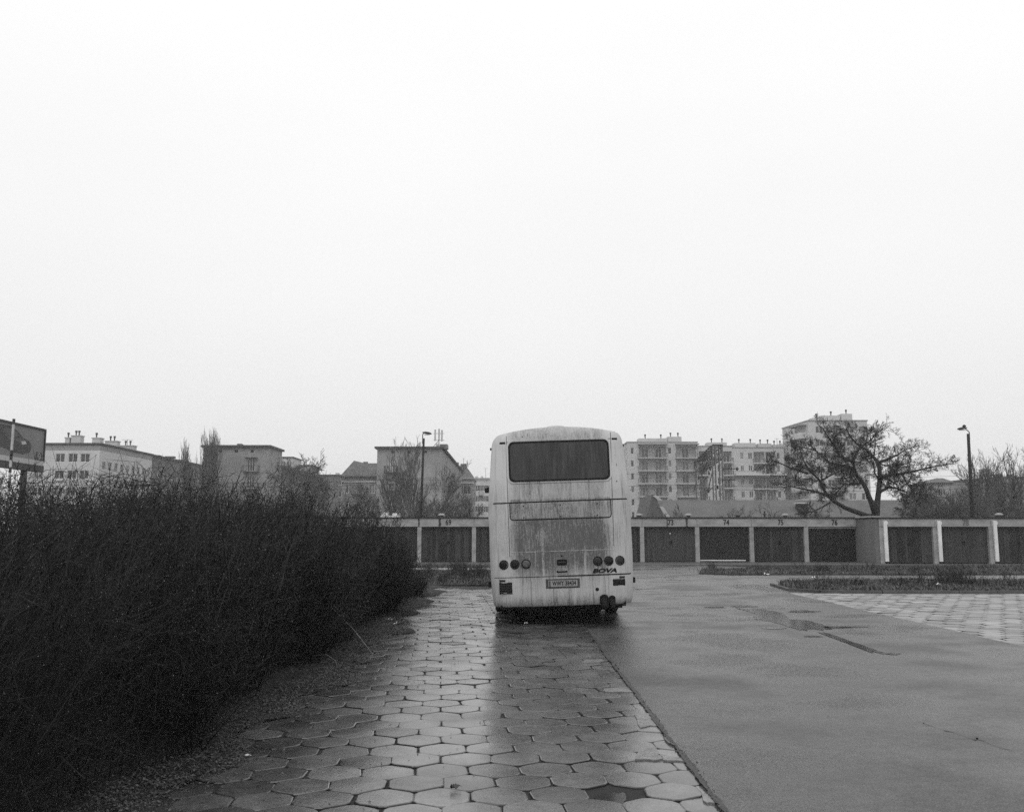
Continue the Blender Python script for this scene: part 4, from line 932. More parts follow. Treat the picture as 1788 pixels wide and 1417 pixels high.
    # buds and drops on the twigs
    nb = 110000; ii = r.randint(N, n, nb); tt = r.rand(nb)[:, None]; c = A[ii]*(1-tt)**2+2*Bm[ii]*tt*(1-tt)+C[ii]*tt**2; s = r.uniform(.0012, .0030, nb)*(1+.07*c[:, 1])*np.clip(c[:, 1]/7, .6, 1); 
    o = np.array([(1, 0, -.6), (-.5, .87, -.6), (-.5, -.87, -.6), (0, 0, 1.1)]); V = c[:, None]+o[None]*s[:, None, None]
    f = np.array([(0, 1, 3), (1, 2, 3), (2, 0, 3), (0, 2, 1)]); F = (np.arange(nb)[:, None, None]*4+f[None]).reshape(-1, 3)
    bo = link(bpy.data.objects.new('buds', np_mesh('buds', V.reshape(-1, 3), F, M['bud'])), hedge); bo['kind'] = 'stuff'
thicket()
# soil under the hedge, leaf litter over the paving edge
def litter():
    r = np.random.RandomState(12); n = 48000; y = 4.0+21*r.rand(n)**1.5; edge = -1.95-.30*np.clip((8.5-y)/3, 0, 1)+.16*np.sin(y*1.3)+.12*np.sin(y*3.7+1)
    x = edge-np.abs(r.normal(0, .33, n))+r.exponential(.05, n)*(r.rand(n) < .25); sc_ = (r.rand(n) < .035); x = np.where(sc_, edge+r.exponential(.45, n), x)
    z = .006+np.clip((edge-x)*.10, 0, .035)+r.rand(n)*.018*(x < edge); s = r.uniform(.004, .016, n); a = r.uniform(0, 6.28, n); lift = r.normal(0, .35, (n, 2))
    V = np.empty((n, 4, 3)); 
    for k, (u, w) in enumerate(((1, 0), (0, .45), (-1, 0), (0, -.45))):
        dx = (u*np.cos(a)-w*np.sin(a))*s; dy = (u*np.sin(a)+w*np.cos(a))*s; V[:, k] = np.stack([x+dx, y+dy, np.maximum(.004, z+dx*lift[:, 0]+dy*lift[:, 1]+.003)], 1)
    me = np_mesh('leaf_litter', V.reshape(-1, 3), np.arange(4*n).reshape(-1, 4), M['litter']); o = link(bpy.data.objects.new('leaf_litter', me)); tag(o, 'scattered dead leaves and twigs along the paving edge under the hedge', 'leaf litter', None, 'stuff')
litter()
def verge():
    r = random.Random(8); b = MB(); n = 150; L_, Rr = [], []
    for i in range(n+1):
        y = 1.5+27*i/n; L_.append((-7.5, y)); Rr.append((-2.02-.30*min(1, max(0, (8.5-y)/3))+.16*math.sin(y*1.3)+.12*math.sin(y*3.7+1)+r.gauss(0, .05)+(.15 if y > 13 else 0)*math.sin(y*2.1), y))
    cols = 7
    for i in range(n+1):
        for c in range(cols):
            t = c/(cols-1); x = L_[i][0]+(Rr[i][0]-L_[i][0])*(1-(1-t)**2.2); b.v.append((x, L_[i][1], .0075 if c == cols-1 else .02+.03*(1-t)+r.gauss(0, .006)))
    for i in range(n):
        for c in range(cols-1): a = i*cols+c; b.f.append((a, a+1, a+cols+1, a+cols)); b.m.append(0)
    tag(b.build('soil_verge', M['soil'], smooth=True), None, None, None, 'structure')
verge()
def pxcane(name, label, pts, r0, cat):
    b = MB(); b.tube(pts, [r0*(1-.6*i/(len(pts)-1)) for i in range(len(pts))], 6); return tag(b.build(name, M['cane'], smooth=True), label, cat)
e0 = G(651, 1143)
pxcane('fallen_cane', 'long pale dead cane leaning out of the hedge onto the paving', [e0+Vector((0, 0, .01)), e0+Vector((-.28, .10, .32)), e0+Vector((-.60, .22, .60)), e0+Vector((-.98, .35, .86))], .007, 'twig')
e0 = G(590, 1168); pxcane('arched_stem', 'short pale stem arching over the litter left of the long cane', [e0, e0+Vector((-.03, 0, .10)), e0+Vector((-.14, .02, .17)), e0+Vector((-.30, .03, .16))], .004, 'twig')
def scrap(name, label, px, py, s, seed, m='paper', cat='litter', z=.012):
    c = G(px, py); r = random.Random(seed); b = MB(); n = 5
    for i in range(n):
        for j in range(n): b.v.append(((i/(n-1)-.5)*s*2+r.gauss(0, s*.12), (j/(n-1)-.5)*s*1.3+r.gauss(0, s*.12), abs(r.gauss(0, s*.38))+.004))
    for i in range(n-1):
        for j in range(n-1): a = i*n+j; b.f.append((a, a+1, a+n+1, a+n)); b.m.append(0)
    o = b.build(name, M[m], smooth=True, loc=(c.x, c.y, z)); o.rotation_euler.z = r.uniform(0, 3); sm = o.modifiers.new('solid', 'SOLIDIFY'); sm.thickness = .002; tag(o, label, cat)
scrap('crumpled_paper', 'largest white paper scrap, on the dark verge beyond the long cane', 679, 1084, .075, 1)
scrap('crumpled_paper', 'thin white scrap right below the largest paper scrap', 691, 1091, .04, 2)
scrap('crumpled_paper', 'white scrap lying in the litter at the front foot of the hedge', 378, 1234, .035, 3)
scrap('crumpled_paper', 'pale scrap near the far end of the hedge beside the grass strip', 757, 1012, .06, 4)
scrap('crumpled_paper', 'small white scrap on the dark wet ground just behind the bus', 918, 1090, .045, 5)
scrap('crumpled_paper', 'pale scrap on the grass strip below garage 75', 1339, 1005, .09, 6, z=.03)
scrap('crumpled_paper', 'white scrap on the island grass near its rounded tip', 1421, 1012, .08, 7, z=.07)
scrap('crumpled_paper', 'white scrap on the near edge of the right island', 1640, 1027, .09, 8, z=.09)
scrap('crumpled_paper', 'tiny pale scrap among leaves at the lower left slabs', 432, 1323, .022, 9)
scrap('withered_leaf', 'curled dark leaf alone on a slab at the bottom centre', 796, 1380, .035, 10, 'metal_dark', 'leaf')

# ------------------------------------------------------------------ buildings
_win = {}
def win_mesh(w, h, cols, m_frame):
    key = (round(w, 2), round(h, 2), cols, m_frame)
    if key not in _win:
        b = MB(); f = .07
        b.box(0, w, .10, .16, 0, f); b.box(0, w, .10, .16, h-f, h); b.box(0, f, .10, .16, f, h-f); b.box(w-f, w, .10, .16, f, h-f)
        for k in range(1, cols): x = w*k/cols; b.box(x-f/2, x+f/2, .102, .158, f, h-f)
        p = MB(); p.box(.01, w-.01, .165, .20, .01, h-.01)
        _win[key] = (b.mesh('window', M[m_frame]), {g: p.mesh('pane', M[g]) for g in ('pane', 'curtain')})
    return _win[key]
class House:
    def __init__(s, name, label, loc, cat='building', group=None, ang=0):
        s.o = thing(name, label, cat, loc, ang, group); s.w = MB(); s.mats = []; s.r = random.Random(int(loc[0]*13+loc[1]))
    def mi(s, m):
        if m not in s.mats: s.mats.append(m)
        return s.mats.index(m)
    def face(s, o, ang, W, H, ops, m, depth=.2, bands=(), z0=0.0):
        """a wall face: origin o (x,y), direction ang; ops = (x0,x1,z0,z1,kind)"""
        ca, sa = math.cos(ang), math.sin(ang)
        T = lambda a, b, c: (o[0]+a*ca-b*sa, o[1]+a*sa+b*ca, c)
        ops = [(max(a, .05), min(b_, W-.05), c, d, k) for a, b_, c, d, k in ops if b_ > .1 and a < W-.1]
        xs = sorted(set([0, W]+[round(v, 3) for q in ops for v in q[:2]])); zs = sorted(set([z0, H]+[round(v, 3) for q in ops for v in q[2:4]]+[bz for bz, _ in bands]))
        mi = s.mi(m)
        for xa, xb in zip(xs, xs[1:]):
            for za, zb in zip(zs, zs[1:]):
                cx, cz = (xa+xb)/2, (za+zb)/2
                if any(q[0] < cx < q[1] and q[2] < cz < q[3] for q in ops): continue
                k = mi
                for bz, bm in bands:
                    if cz > bz: k = s.mi(bm)
                s.w.quad(T(xa, 0, za), T(xb, 0, za), T(xb, 0, zb), T(xa, 0, zb), k)
        for (a, b_, c, d, kind) in ops:
            dp = 1.3 if kind == 'loggia' else depth+.02
            for q in (((a, 0, c), (a, dp, c), (a, dp, d), (a, 0, d)), ((b_, 0, c), (b_, 0, d), (b_, dp, d), (b_, dp, c)), ((a, 0, c), (b_, 0, c), (b_, dp, c), (a, dp, c)), ((a, 0, d), (a, dp, d), (b_, dp, d), (b_, 0, d))):
                s.w.quad(*[T(*v) for v in q], mi)
            if kind == 'loggia':
                s.w.quad(T(a, dp, c), T(b_, dp, c), T(b_, dp, d), T(a, dp, d), s.mi(m)); n = max(1, int((b_-a)/2.2))
                for k in range(n):
                    ww = 1.5; xx = a+(b_-a)*(k+.5)/n-ww/2; s.window(T(xx, dp-.22, c+.1), ang, ww, min(2.1, d-c-.4), 2)
            elif kind == 'hole': s.w.quad(T(a, dp, c), T(b_, dp, c), T(b_, dp, d), T(a, dp, d), s.mi('black'))
            else:
                s.window(T(a, 0, c), ang, b_-a, d-c, kind if isinstance(kind, int) else 2)
                s.w.quad(T(a, dp, c), T(b_, dp, c), T(b_, dp, d), T(a, dp, d), s.mi('black'))
    def window(s, at_, ang, w, h, cols, fr='frame_white'):
        fm, pm = win_mesh(w, h, cols, fr); o = link(bpy.data.objects.new('window', fm), s.o); o.location = at_; o.rotation_euler.z = ang
        link(bpy.data.objects.new('pane', pm['curtain' if s.r.random() < .3 else 'pane']), o)
    def part(s, name, m, *boxes, bevel=0):
        b = MB()
        for q in boxes: b.box(*q)
        return b.build(name, M[m], s.o, bevel=bevel)
    def balcony(s, T, a, b_, z, dep, m='plaster_pale', rail='metal_mid', h=1.0, solid=False, sidewall=False):
        b = MB(); b.box(a, b_, -dep, 0, z-.16, z, T); sl = b.build('balcony', M[m], s.o)
        b = MB()
        if solid:
            b.box(a, b_, -dep+.001, -dep+.08, z+.002, z+h, T); b.box(a, a+.08, -dep+.082, 0, z+.002, z+h, T); b.box(b_-.08, b_, -dep+.082, 0, z+.002, z+h, T)
        else:
            b.box(a, b_, -dep+.0, -dep+.05, z+h-.05, z+h, T); b.box(a, a+.05, -dep+.052, 0, z+h-.05, z+h, T); b.box(b_-.05, b_, -dep+.052, 0, z+h-.05, z+h, T)
            n = max(2, int((b_-a)/.22))
            for k in range(n+1): x = a+(b_-a-.03)*k/n; b.box(x, x+.03, -dep+.01, -dep+.04, z+.002, z+h-.052, T)
            for k in range(4): y = -dep*(k+.5)/4; b.box(a+.01, a+.04, y, y+.03, z+.002, z+h-.052, T); b.box(b_-.04, b_-.01, y, y+.03, z+.002, z+h-.052, T)
        b.build('railing', M[rail], sl)
    def done(s): s.w.build('wall', [M[m] for m in s.mats], s.o)
def TF(o, ang):
    ca, sa = math.cos(ang), math.sin(ang); return lambda a, b, c: (o[0]+a*ca-b*sa, o[1]+a*sa+b*ca, c)
HP = math.pi/2
# ---- pale block far left (white front, grey band, dark continuing wing)
Y = 150; X0, X1 = P(40, 926, Y).x, P(166, 926, Y).x; H = htop(773, Y); loc = (X1, Y, 0)
hs = House('apartment_building', 'white apartment block with grey band and three window columns, beside the billboard', loc)
W = X1-X0; ops = []
for px in (96.5, 119, 140.5, 60):
    xc = P(px, 926, Y).x-X0
    for f in range(5): zt = htop(791.5, Y)-2.75*f; ops.append((xc-.75, xc+.75, zt-1.4, zt, 2))
hs.face((X0-X1, 0), 0, W, H-.35, ops, 'plaster_white', bands=[(htop(786, Y), 'plaster_band')])
Lw = 22; ops = []
for k in range(9):
    for f in range(5): zt = H-2.9-2.75*f; ops.append((1.2+k*2.35, 1.2+k*2.35+1.25, zt-1.4, zt, 2))
hs.face((0, 0), HP, Lw, H-.35, ops, 'plaster_white', bands=[(htop(786, Y), 'plaster_band')])
hs.part('roof', 'roof_dark', (X0-X1-.2, .25, -.25, Lw, H-.28, H)); hs.part('back_wall', 'plaster_white', (X0-X1, X0-X1+.2, .3, Lw, 0, H-.36))
b = MB()
for px0, px1, py, yo in ((103, 111, 763, 5), (114, 130, 759.5, 5), (151, 165, 763.5, 3), (174, 195, 769, 8), (200, 225, 777, 13)):
    a = P(px0, 926, Y+yo).x-X1; c = P(px1, 926, Y+yo).x-X1; zz = htop(py, Y+yo); b = MB(); b.box(a, c, yo, yo+1.4, H-.1, zz-.15); b.box(a-.1, c+.1, yo-.1, yo+1.5, zz-.148, zz); ch = b.build('chimney', M['plaster_pale'], hs.o)
    b = MB()
    for k in range(2 if c-a > 1.4 else 1): b.lathe([(.12, zz), (.12, zz+.5), (.2, zz+.52), (.2, zz+.85)], (a+(c-a)*(k+1)/3.0, yo+.6, 0), 8)
    b.build('chimney_pot', M['metal_dark'], ch)
hs.done()
# dark wing continuing
loc = (X1-.3, Y+22.05, 0); H2 = H
hs = House('apartment_building', 'darker grey block continuing behind the white block towards the poplars', loc)
ops = []
for k in range(12):
    for f in range(5): zt = H2-2.9-2.75*f; ops.append((1.0+k*2.5, 2.2+k*2.5, zt-1.4, zt, 2))
hs.face((0, 0), HP, 32, H2-.35, ops, 'plaster_dark'); hs.face((-12, 0), 0, 12, H2-.35, [], 'plaster_dark'); hs.part('roof', 'roof_dark', (-12, .4, -.1, 32.3, H2-.35, H2-.02)); hs.part('back_wall', 'plaster_dark', (-12, -11.8, .3, 32, 0, H2-.36))
for px0, px1, py, yo in ((250, 271, 794, 2), (281, 296, 796, 8), (300, 312, 802, 20)):
    Yc = loc[1]+yo; a = P(px0, 926, Yc).x-loc[0]; c = P(px1, 926, Yc).x-loc[0]; zz = htop(py, Yc); b = MB(); b.box(a, c, yo, yo+1.4, H2-.1, zz); b.build('chimney', M['plaster_dark'], hs.o)
hs.done()
# ---- grey balcony house
Y = 150; X0, X1 = P(349.5, 926, Y).x, P(465, 926, Y).x; H = htop(777, Y); W = X1-X0
hs = House('apartment_building', 'grey stained apartment house with one column of small balconies, right of the poplars', (X0, Y, 0))
dx = lambda px, YY=Y, base=None: P(px, 926, YY).x-(X0 if base is None else base)
ops = [(dx(px)-.28, dx(px)+.28, htop(789.5, Y), htop(785, Y), 'hole') for px in (379, 407, 435)]
fl = [htop(822.5, Y)-2.8*k for k in range(5)]
for z in fl: ops.append((dx(427), dx(440.5), z+.05, z+2.15, 3))
hs.face((0, 0), 0, W, H-.35, ops, 'plaster')
for z in fl: hs.balcony(TF((0, 0), 0), dx(420.5), dx(449), z, 1.1, 'plaster_dark', 'metal_dark', .95)
b = MB(); b.box(dx(424), dx(445), -.8, 0, htop(799.5, Y), htop(799.5, Y)+.1); b.build('canopy', M['roof_dark'], hs.o)
Ls = 8.5; ops = []
for k in range(2):
    ops.append((1.6+k*4, 2.1+k*4, H-1.5, H-.95, 'hole'))
    for f in range(5): zt = H-2.8-2.8*f; ops.append((1.5+k*4, 2.5+k*4, zt-1.3, zt, 1))
hs.face((W, 0), HP, Ls, H-.35, ops, 'plaster'); hs.face((0, Ls), -HP, Ls, H-.35, [], 'plaster')
hs.part('roof', 'roof_dark', (-.35, W+.35, -.5, Ls+.3, H-.35, H)); hs.part('chimney', 'plaster_dark', (dx(401), dx(409), 2, 3.2, H, H+.45))
hs.done()
# lower wing with a sloping dark roof edge
Yw = Y+8.6; H2 = htop(812, Yw); xw = P(484, 926, Yw).x
hs = House('apartment_building', 'lower grey wing with dark eaves receding behind the grey balcony house', (xw, Yw, 0)); ops = []
for k in range(9):
    for f in range(4): zt = H2-1.4-2.8*f; ops.append((1.2+k*3.6, 2.6+k*3.6, zt-1.3, zt, 2))
hs.face((0, 0), HP, 34, H2-.5, ops, 'plaster'); hs.face((-12, 0), 0, 12, H2-.5, [], 'plaster'); hs.part('back_wall', 'plaster', (-12, -11.7, .2, 33.8, 0, H2-.52))
hs.part('roof', 'roof_dark', (-12.4, .7, -.3, 34.4, H2-.5, H2)); hs.done()
def simple_block(name, label, Y, px0, px1, py, m, dep=12, rows=0, wpx=None, cat='building', group=None, roofm='roof_dark', boxes=(), side=None, rt=.3, boxm=None, wsize=(1.3, 1.4), pitch=2.8, first=1.3, wcols=2):
    X0, X1 = P(px0, 926, Y).x, P(px1, 926, Y).x; W = X1-X0; H = htop(py, Y); hs = House(name, label, (X0, Y, 0), cat, group); ops = []
    for px in (wpx or []):
        xc = P(px, 926, Y).x-X0
        for f in range(rows): zt = H-first-pitch*f; ops.append((xc-wsize[0]/2, xc+wsize[0]/2, zt-wsize[1], zt, wcols))
    hs.face((0, 0), 0, W, H-rt, ops, m); so = []
    if side:
        for k in range(int(dep/side)):
            for f in range(rows): zt = H-first-pitch*f; so.append((k*side+side*.3, k*side+side*.3+wsize[0], zt-wsize[1], zt, wcols))
    hs.face((W, 0), HP, dep, H-rt, so, m); hs.face((0, dep), -HP, dep, H-rt, [] , m); hs.part('roof', roofm, (-.25, W+.25, -.3, dep+.2, H-rt, H))
    for (a, c, pz, m2) in boxes: hs.part('chimney', m2, (P(a, 926, Y+3).x-X0, P(c, 926, Y+3).x-X0, 3, 5, H-.05, htop(pz, Y+3)))
    return hs, X0, W, H
for a in (('far pale block with a stepped roof, seen right of the grey balcony house', 235, 485, 507, 797, 'plaster_pale', [(488, 497, 801, 'plaster_pale')]), ('far pale low block behind the small bare tree', 240, 520, 541, 811, 'plaster_pale', []), ('dull far block left of the steep roofed old house', 225, 545, 600, 828, 'plaster_dark', [(583, 588, 825, 'plaster_pale')])):
    hs, *_ = simple_block('apartment_building', a[0], a[1], a[2], a[3], a[4], a[5], 10, 3, [a[2]+5, a[3]-6], boxes=a[6]); hs.done()
# ---- old house with steep roof
Y = 172; X0, X1 = P(595, 926, Y).x, P(668, 926, Y).x; W = X1-X0; He = htop(832, Y); Hr = htop(809, Y+6)
hs = House('tenement_house', 'old house with a steep dark roof, left of the antenna block', (X0, Y, 0)); ops = []
for px in (607, 613.5, 620, 627, 634, 648):
    xc = P(px, 926, Y).x-X0
    for f in range(5): zt = htop(846, Y)-3.1*f; ops.append((xc-.5, xc+.5, zt-1.6, zt, 2))
hs.face((0, 0), 0, W, He-.1, ops, 'plaster_grey'); hs.face((W, 0), HP, 12, He-.1, [], 'plaster_grey'); hs.face((0, 12), -HP, 12, He-.1, [], 'plaster_grey')
hs.part('cornice', 'plaster_pale', (-.2, W+.2, -.25, -.003, htop(841.5, Y), htop(839, Y))); hs.part('eaves', 'roof_dark', (-.4, W+.4, -.6, 12.4, He-.1, He+.12))
b = MB(); i1, i2 = 1.3, W
v = [(-.3, -.5, He+.12), (W+.3, -.5, He+.12), (W+.3, 12.3, He+.12), (-.3, 12.3, He+.12), (i1, 5, Hr+.5), (W+.3, 5, Hr), (W+.3, 7, Hr), (i1, 7, Hr+.5), (i1+2.2, 5, Hr), (i1+2.2, 7, Hr)]
b.v = v; b.f = [(0, 1, 5, 8, 4), (2, 3, 7, 9, 6), (3, 0, 4, 7), (1, 2, 6, 5), (4, 8, 9, 7), (8, 5, 6, 9)]; b.m = [0]*6; rf = b.build('roof', M['roof_tile'], hs.o)
b = MB(); a = P(631, 926, Y+5).x-X0; b.box(a, a+.8, 5.5, 6.3, Hr-.2, htop(806, Y+6)); b.build('chimney', M['plaster_dark'], rf)
hs.balcony(TF((0, 0), 0), P(612, 926, Y).x-X0, P(640, 926, Y).x-X0, htop(861, Y), 1.3, 'plaster_dark', 'plaster_dark', 1.3, solid=True)
hs.done()
# ---- antenna block
Y = 150; X0, X1 = P(656, 926, Y).x, P(770, 926, Y).x; W = X1-X0; H = htop(779.5, Y)
hs = House('apartment_building', 'grey corner block with phone antennas on its roof, behind the thin lamp post', (X0, Y, 0)); ops = [(dx(px, Y, X0)-.3, dx(px, Y, X0)+.3, htop(791, Y), htop(786.5, Y), 'hole') for px in (684, 712.5, 741)]
fl = [htop(824, Y)-2.9*k for k in range(5)]
for z in fl: ops.append((dx(676, Y, X0), dx(686.5, Y, X0), z+.05, z+2.2, 3))
hs.face((0, 0), 0, W, H-.32, ops, 'plaster')
for z in fl: hs.balcony(TF((0, 0), 0), dx(670, Y, X0), dx(693, Y, X0), z, 1.1, 'plaster_dark', 'metal_dark', .95)
Ls = 60; ops = []
for k in range(14):
    for f in range(5): zt = H-3.0-2.9*f; ops.append((1.5+k*4.2, 3.0+k*4.2, zt-1.5, zt, 2))
hs.face((W, 0), HP, Ls, H-.4, ops, 'plaster'); hs.face((0, Ls), -HP, Ls, H-.4, [], 'plaster')
for k in (0, 3, 6, 9):
    for f in range(2, 4): hs.balcony(TF((W, 0), HP), 1.2+k*4.2, 4.6+k*4.2, H-4.6-2.9*f, 1.1, 'plaster_dark', 'metal_dark', 1.0, solid=True)
hs.part('roof', 'roof_dark', (-.4, W+.4, -.5, Ls+.3, H-.32, H)); hs.part('stair_head', 'plaster_grey', (dx(766, Y+3, X0), dx(779.5, Y+3, X0), 3, 6, H, htop(775, Y+3))); hs.done()
an = thing('phone_antenna', 'cluster of white panel antennas on a mast over the grey corner block', 'antenna', (P(763, 926, Y).x, Y+2, H))
b = MB(); ztop = htop(753, Y)-H; b.tube([(0, 0, 0), (0, 0, ztop)], .07, 8); b.tube([(-.9, 0, ztop*.95), (.9, 0, ztop*.95)], .04, 6); b.tube([(-.9, 0, ztop*.5), (.9, 0, ztop*.5)], .04, 6); b.tube([(-1.1, 0, 0), (-.1, 0, ztop*.45)], .05, 6); b.build('mast', M['metal_mid'], an)
for x, z in ((-.62, .45), (.02, .5), (.5, .42)):
    b = MB(); b.box(x-.14, x+.14, -.3, -.12, ztop*z, ztop*z+1.9); b.build('panel', M['metal_pale'], an, bevel=.03)
b = MB(); b.lathe([(.05, -.1), (.28, 0), (.25, .1)], (-.25, -.2, ztop*.18), 16, 'y'); b.build('dish', M['metal_pale'], an)
# ---- gabled tenement and pale block left of the bus
Y = 214; X0, X1 = P(797, 926, Y).x, P(826, 926, Y).x; W = X1-X0; He = htop(835, Y); hs = House('tenement_house', 'dark roofed tenement between the antenna block and the pale far block', (X0, Y, 0)); ops = []
for px in (805, 812, 818.5):
    for f in range(5): zt = htop(848, Y)-3.3*f; ops.append((dx(px, Y, X0)-.45, dx(px, Y, X0)+.45, zt-1.9, zt, 1))
hs.face((0, 0), 0, W, He-.1, ops, 'plaster_grey'); hs.face((W, 0), HP, 14, He-.1, [], 'plaster_grey'); hs.face((0, 14), -HP, 14, He-.1, [], 'plaster_grey'); hs.part('cornice', 'plaster_pale', (-.3, W+.3, -.5, 14.2, He-.1, He+.1)); hs.part('band', 'plaster_pale', (-.1, W+.2, -.3, -.003, htop(843.5, Y), htop(842, Y)))
b = MB(); b.v = [(-.3, -.5, He+.1), (W+.3, -.5, He+.1), (W+.3, 14, He+.1), (-.3, 14, He+.1), (-.3, 6.5, htop(812, Y+6)), (W*.55, 6.5, htop(816, Y+6))]; b.f = [(0, 1, 5, 4), (1, 2, 5), (2, 3, 4, 5), (3, 0, 4)]; b.m = [0]*4; rf = b.build('roof', M['roof_tile'], hs.o)
b = MB(); b.box(-.3+.8, -.3+2.2, 6, 7.5, htop(813, Y), htop(806, Y)); b.box(-1, .1, 5, 6, He, htop(804, Y)); b.build('chimney', M['plaster_dark'], rf); hs.done()
Y = 245; hs, X0, W, H = simple_block('apartment_building', 'pale far block with a busy roofline, directly left of the bus', Y, 826, 862, 834, 'plaster_white', 30, 6, [830.5, 836, 841.5, 847, 853], roofm='plaster_pale', boxes=[(829, 834, 831, 'plaster_pale'), (839, 843, 831, 'plaster_pale')], wsize=(1.0, 1.5), first=2.0); 
for f in range(3): hs.balcony(TF((0, 0), 0), P(836, 926, Y).x-X0, P(843, 926, Y).x-X0, H-4.6-2.8*1.0*f*1.6, 1, 'plaster_dark', 'metal_dark', 1.0)
hs.done()
def aerial(label, px, py0, py1, Y, w):
    a = P(px, py0, Y); c = P(px, py1, Y); o = thing('tv_aerial', label, 'aerial', (a.x, Y, a.z), 0, 'aerials on the roofs'); h = c.z-a.z; b = MB(); b.tube([(0, 0, 0), (0, 0, h)], .045, 5); b.build('mast', M['metal_mid'], o); b = MB()
    b.tube([(-w, 0, h*.97), (w, 0, h*.97)], .03, 4)
    for k in range(5): x = -w+2*w*k/4; b.tube([(x, -.3, h*.97), (x, .3, h*.97)], .02, 3)
    b.build('elements', M['metal_mid'], o)
aerial('tall thin aerial on the pale far block next to the bus', 848, 834, 817, 246, .5); aerial('thin aerial above the dark roofed tenement', 809.5, 815, 800, 216, .3); aerial('wide aerial on the white block roof at the far left', 222, 778, 767, 158, .9); aerial('small aerial on the roof of the balcony blocks near the tower', 1357, 778, 765, 200, .5)
# ---- modern blocks right of the bus
Y = 200
def modern(label, px0, px1, py, cols, bals, m='plaster_pale', dep=16, Y=200, wins=(), left_face=False, recess=None, roofboxes=(), nf=6, floor0=None, boxm='plaster_pale', extra=None):
    X0, X1 = P(px0, 926, Y).x, P(px1, 926, Y).x; W = X1-X0; H = htop(py, Y); hs = House('modern_apartment_block', label, (X0, Y, 0), 'building', 'modern blocks with balconies right of the bus'); ops = []
    f0 = floor0 if floor0 is not None else htop(799, Y)
    for (a, c, kind) in cols:
        for f in range(nf):
            z = f0-2.8*f
            if kind == 'loggia': ops.append((dx(a, Y, X0), dx(c, Y, X0), z+.02, z+2.45, 'loggia'))
            else: ops.append((dx(a, Y, X0), dx(c, Y, X0), z+.85, z+2.25, kind))
    hs.face((0, 0), 0, W, H-.2, ops, m); hs.face((W, 0), HP, dep, H-.2, [], m)
    so = []
    if left_face:
        for k in range(int(dep/3.2)):
            for f in range(nf): z = f0-2.8*f; so.append((1+k*3.2, 2.2+k*3.2, z+.85, z+2.25, 1))
    hs.face((0, dep), -HP, dep, H-.2, so, m); hs.part('parapet', 'plaster_band', (-.12, W+.12, -.12, dep+.1, H-.2, H))
    for (a, c, d) in bals:
        for f in range(nf): hs.balcony(TF((0, 0), 0), dx(a, Y, X0), dx(c, Y, X0), f0-2.8*f, d, 'plaster_white', 'metal_mid', 1.0)
    for (a, c, pz) in roofboxes:
        hs.part('roof_house', boxm, (dx(a, Y+5, X0), dx(c, Y+5, X0), 5, 8, H-.01, htop(pz, Y+5)))
        b = MB(); zz = htop(pz, Y+5); 
        for t in (.25, .8): b.lathe([(.12, zz), (.12, zz+.6), (.2, zz+.62), (.2, zz+1.0)], (dx(a+(c-a)*t, Y+5, X0), 6, 0), 8)
        b.build('vent_pipe', M['metal_dark'], hs.o)
    if extra: extra(hs, X0, W, H)
    hs.done(); return hs
def ex1(hs, X0, W, H):
    for a, c in ((1116, 1168), (1182, 1223)): hs.part('canopy', 'plaster_band', (dx(a, 200, X0), dx(c, 200, X0), -1.4, -.003, htop(777.5, 200)+.1, htop(777.5, 200)+.35))
modern('pale block right beside the bus with two columns of balconies', 1098, 1222, 770.5, [(1103.5, 1109, 1), (1118, 1166, 'loggia'), (1169.5, 1175.5, 1), (1184, 1219, 'loggia')], [(1115.5, 1167, 1.3), (1182, 1221, 1.2)], left_face=True, roofboxes=[(1118, 1169, 765), (1170, 1194, 762)], floor0=htop(799, 200), extra=ex1)
modern('pale middle block section behind the rail gantry', 1222.3, 1284, 777.5, [(1224, 1238, 'loggia'), (1256, 1262, 1), (1267, 1282, 'loggia')], [(1223, 1240, .9), (1266, 1283, 1.0)], roofboxes=[(1240, 1274, 772)], floor0=htop(807, 200), nf=5)
def ex3(hs, X0, W, H): hs.part('terrace', 'plaster_white', (dx(1284, 200, X0), dx(1372, 200, X0), -2.2, -.003, htop(830.5, 200), htop(829, 200)+.15)); hs.part('terrace_wall', 'plaster_pale', (dx(1284, 200, X0)+.1, dx(1330, 200, X0), -2.1, -1.95, htop(829, 200)+.153, htop(822, 200)))
modern('pale block with deep loggias between the rail gantry and the stepped tower', 1284.3, 1374, 780, [(1297, 1303, 2), (1311, 1318, 2), (1320.5, 1340, 'loggia'), (1341.5, 1358, 'loggia'), (1361, 1367, 1)], [(1319, 1359, .6)], roofboxes=[(1288, 1325, 773), (1329, 1353, 774), (1355, 1374, 776)], floor0=htop(808, 200), nf=5, extra=ex3)
# tower, turned so that its left side is seen
Yt = 192; Hc = htop(733, Yt); Xc = P(1419, 926, Yt).x; ht = House('modern_apartment_block', 'tallest pale tower with stepped roof boxes behind the big crooked tree', (Xc, Yt, 0), 'building', 'modern blocks with balconies right of the bus')
ang2 = math.atan2(-(Yt*(0) - 0)-12, 8)            # left face runs back-left
X1t = P(1524, 926, Yt).x; Wt = X1t-Xc; ops = []
fz = [Hc-3.6-2.8*f for f in range(8)]
for px in (1432, 1450, 1486, 1508):
    for z in fz: ops.append((dx(px, Yt, Xc), dx(px, Yt, Xc)+1.5, z+.85, z+2.25, 2))
for z in fz: ops.append((dx(1462, Yt, Xc), dx(1478, Yt, Xc), z+.02, z+2.4, 'loggia'))
ht.face((0, 0), 0, Wt, Hc-.2, ops, 'plaster_pale'); 
for z in fz: ht.balcony(TF((0, 0), 0), dx(1460, Yt, Xc), dx(1480, Yt, Xc), z, 1.2, 'plaster_white', 'metal_mid', 1.0)
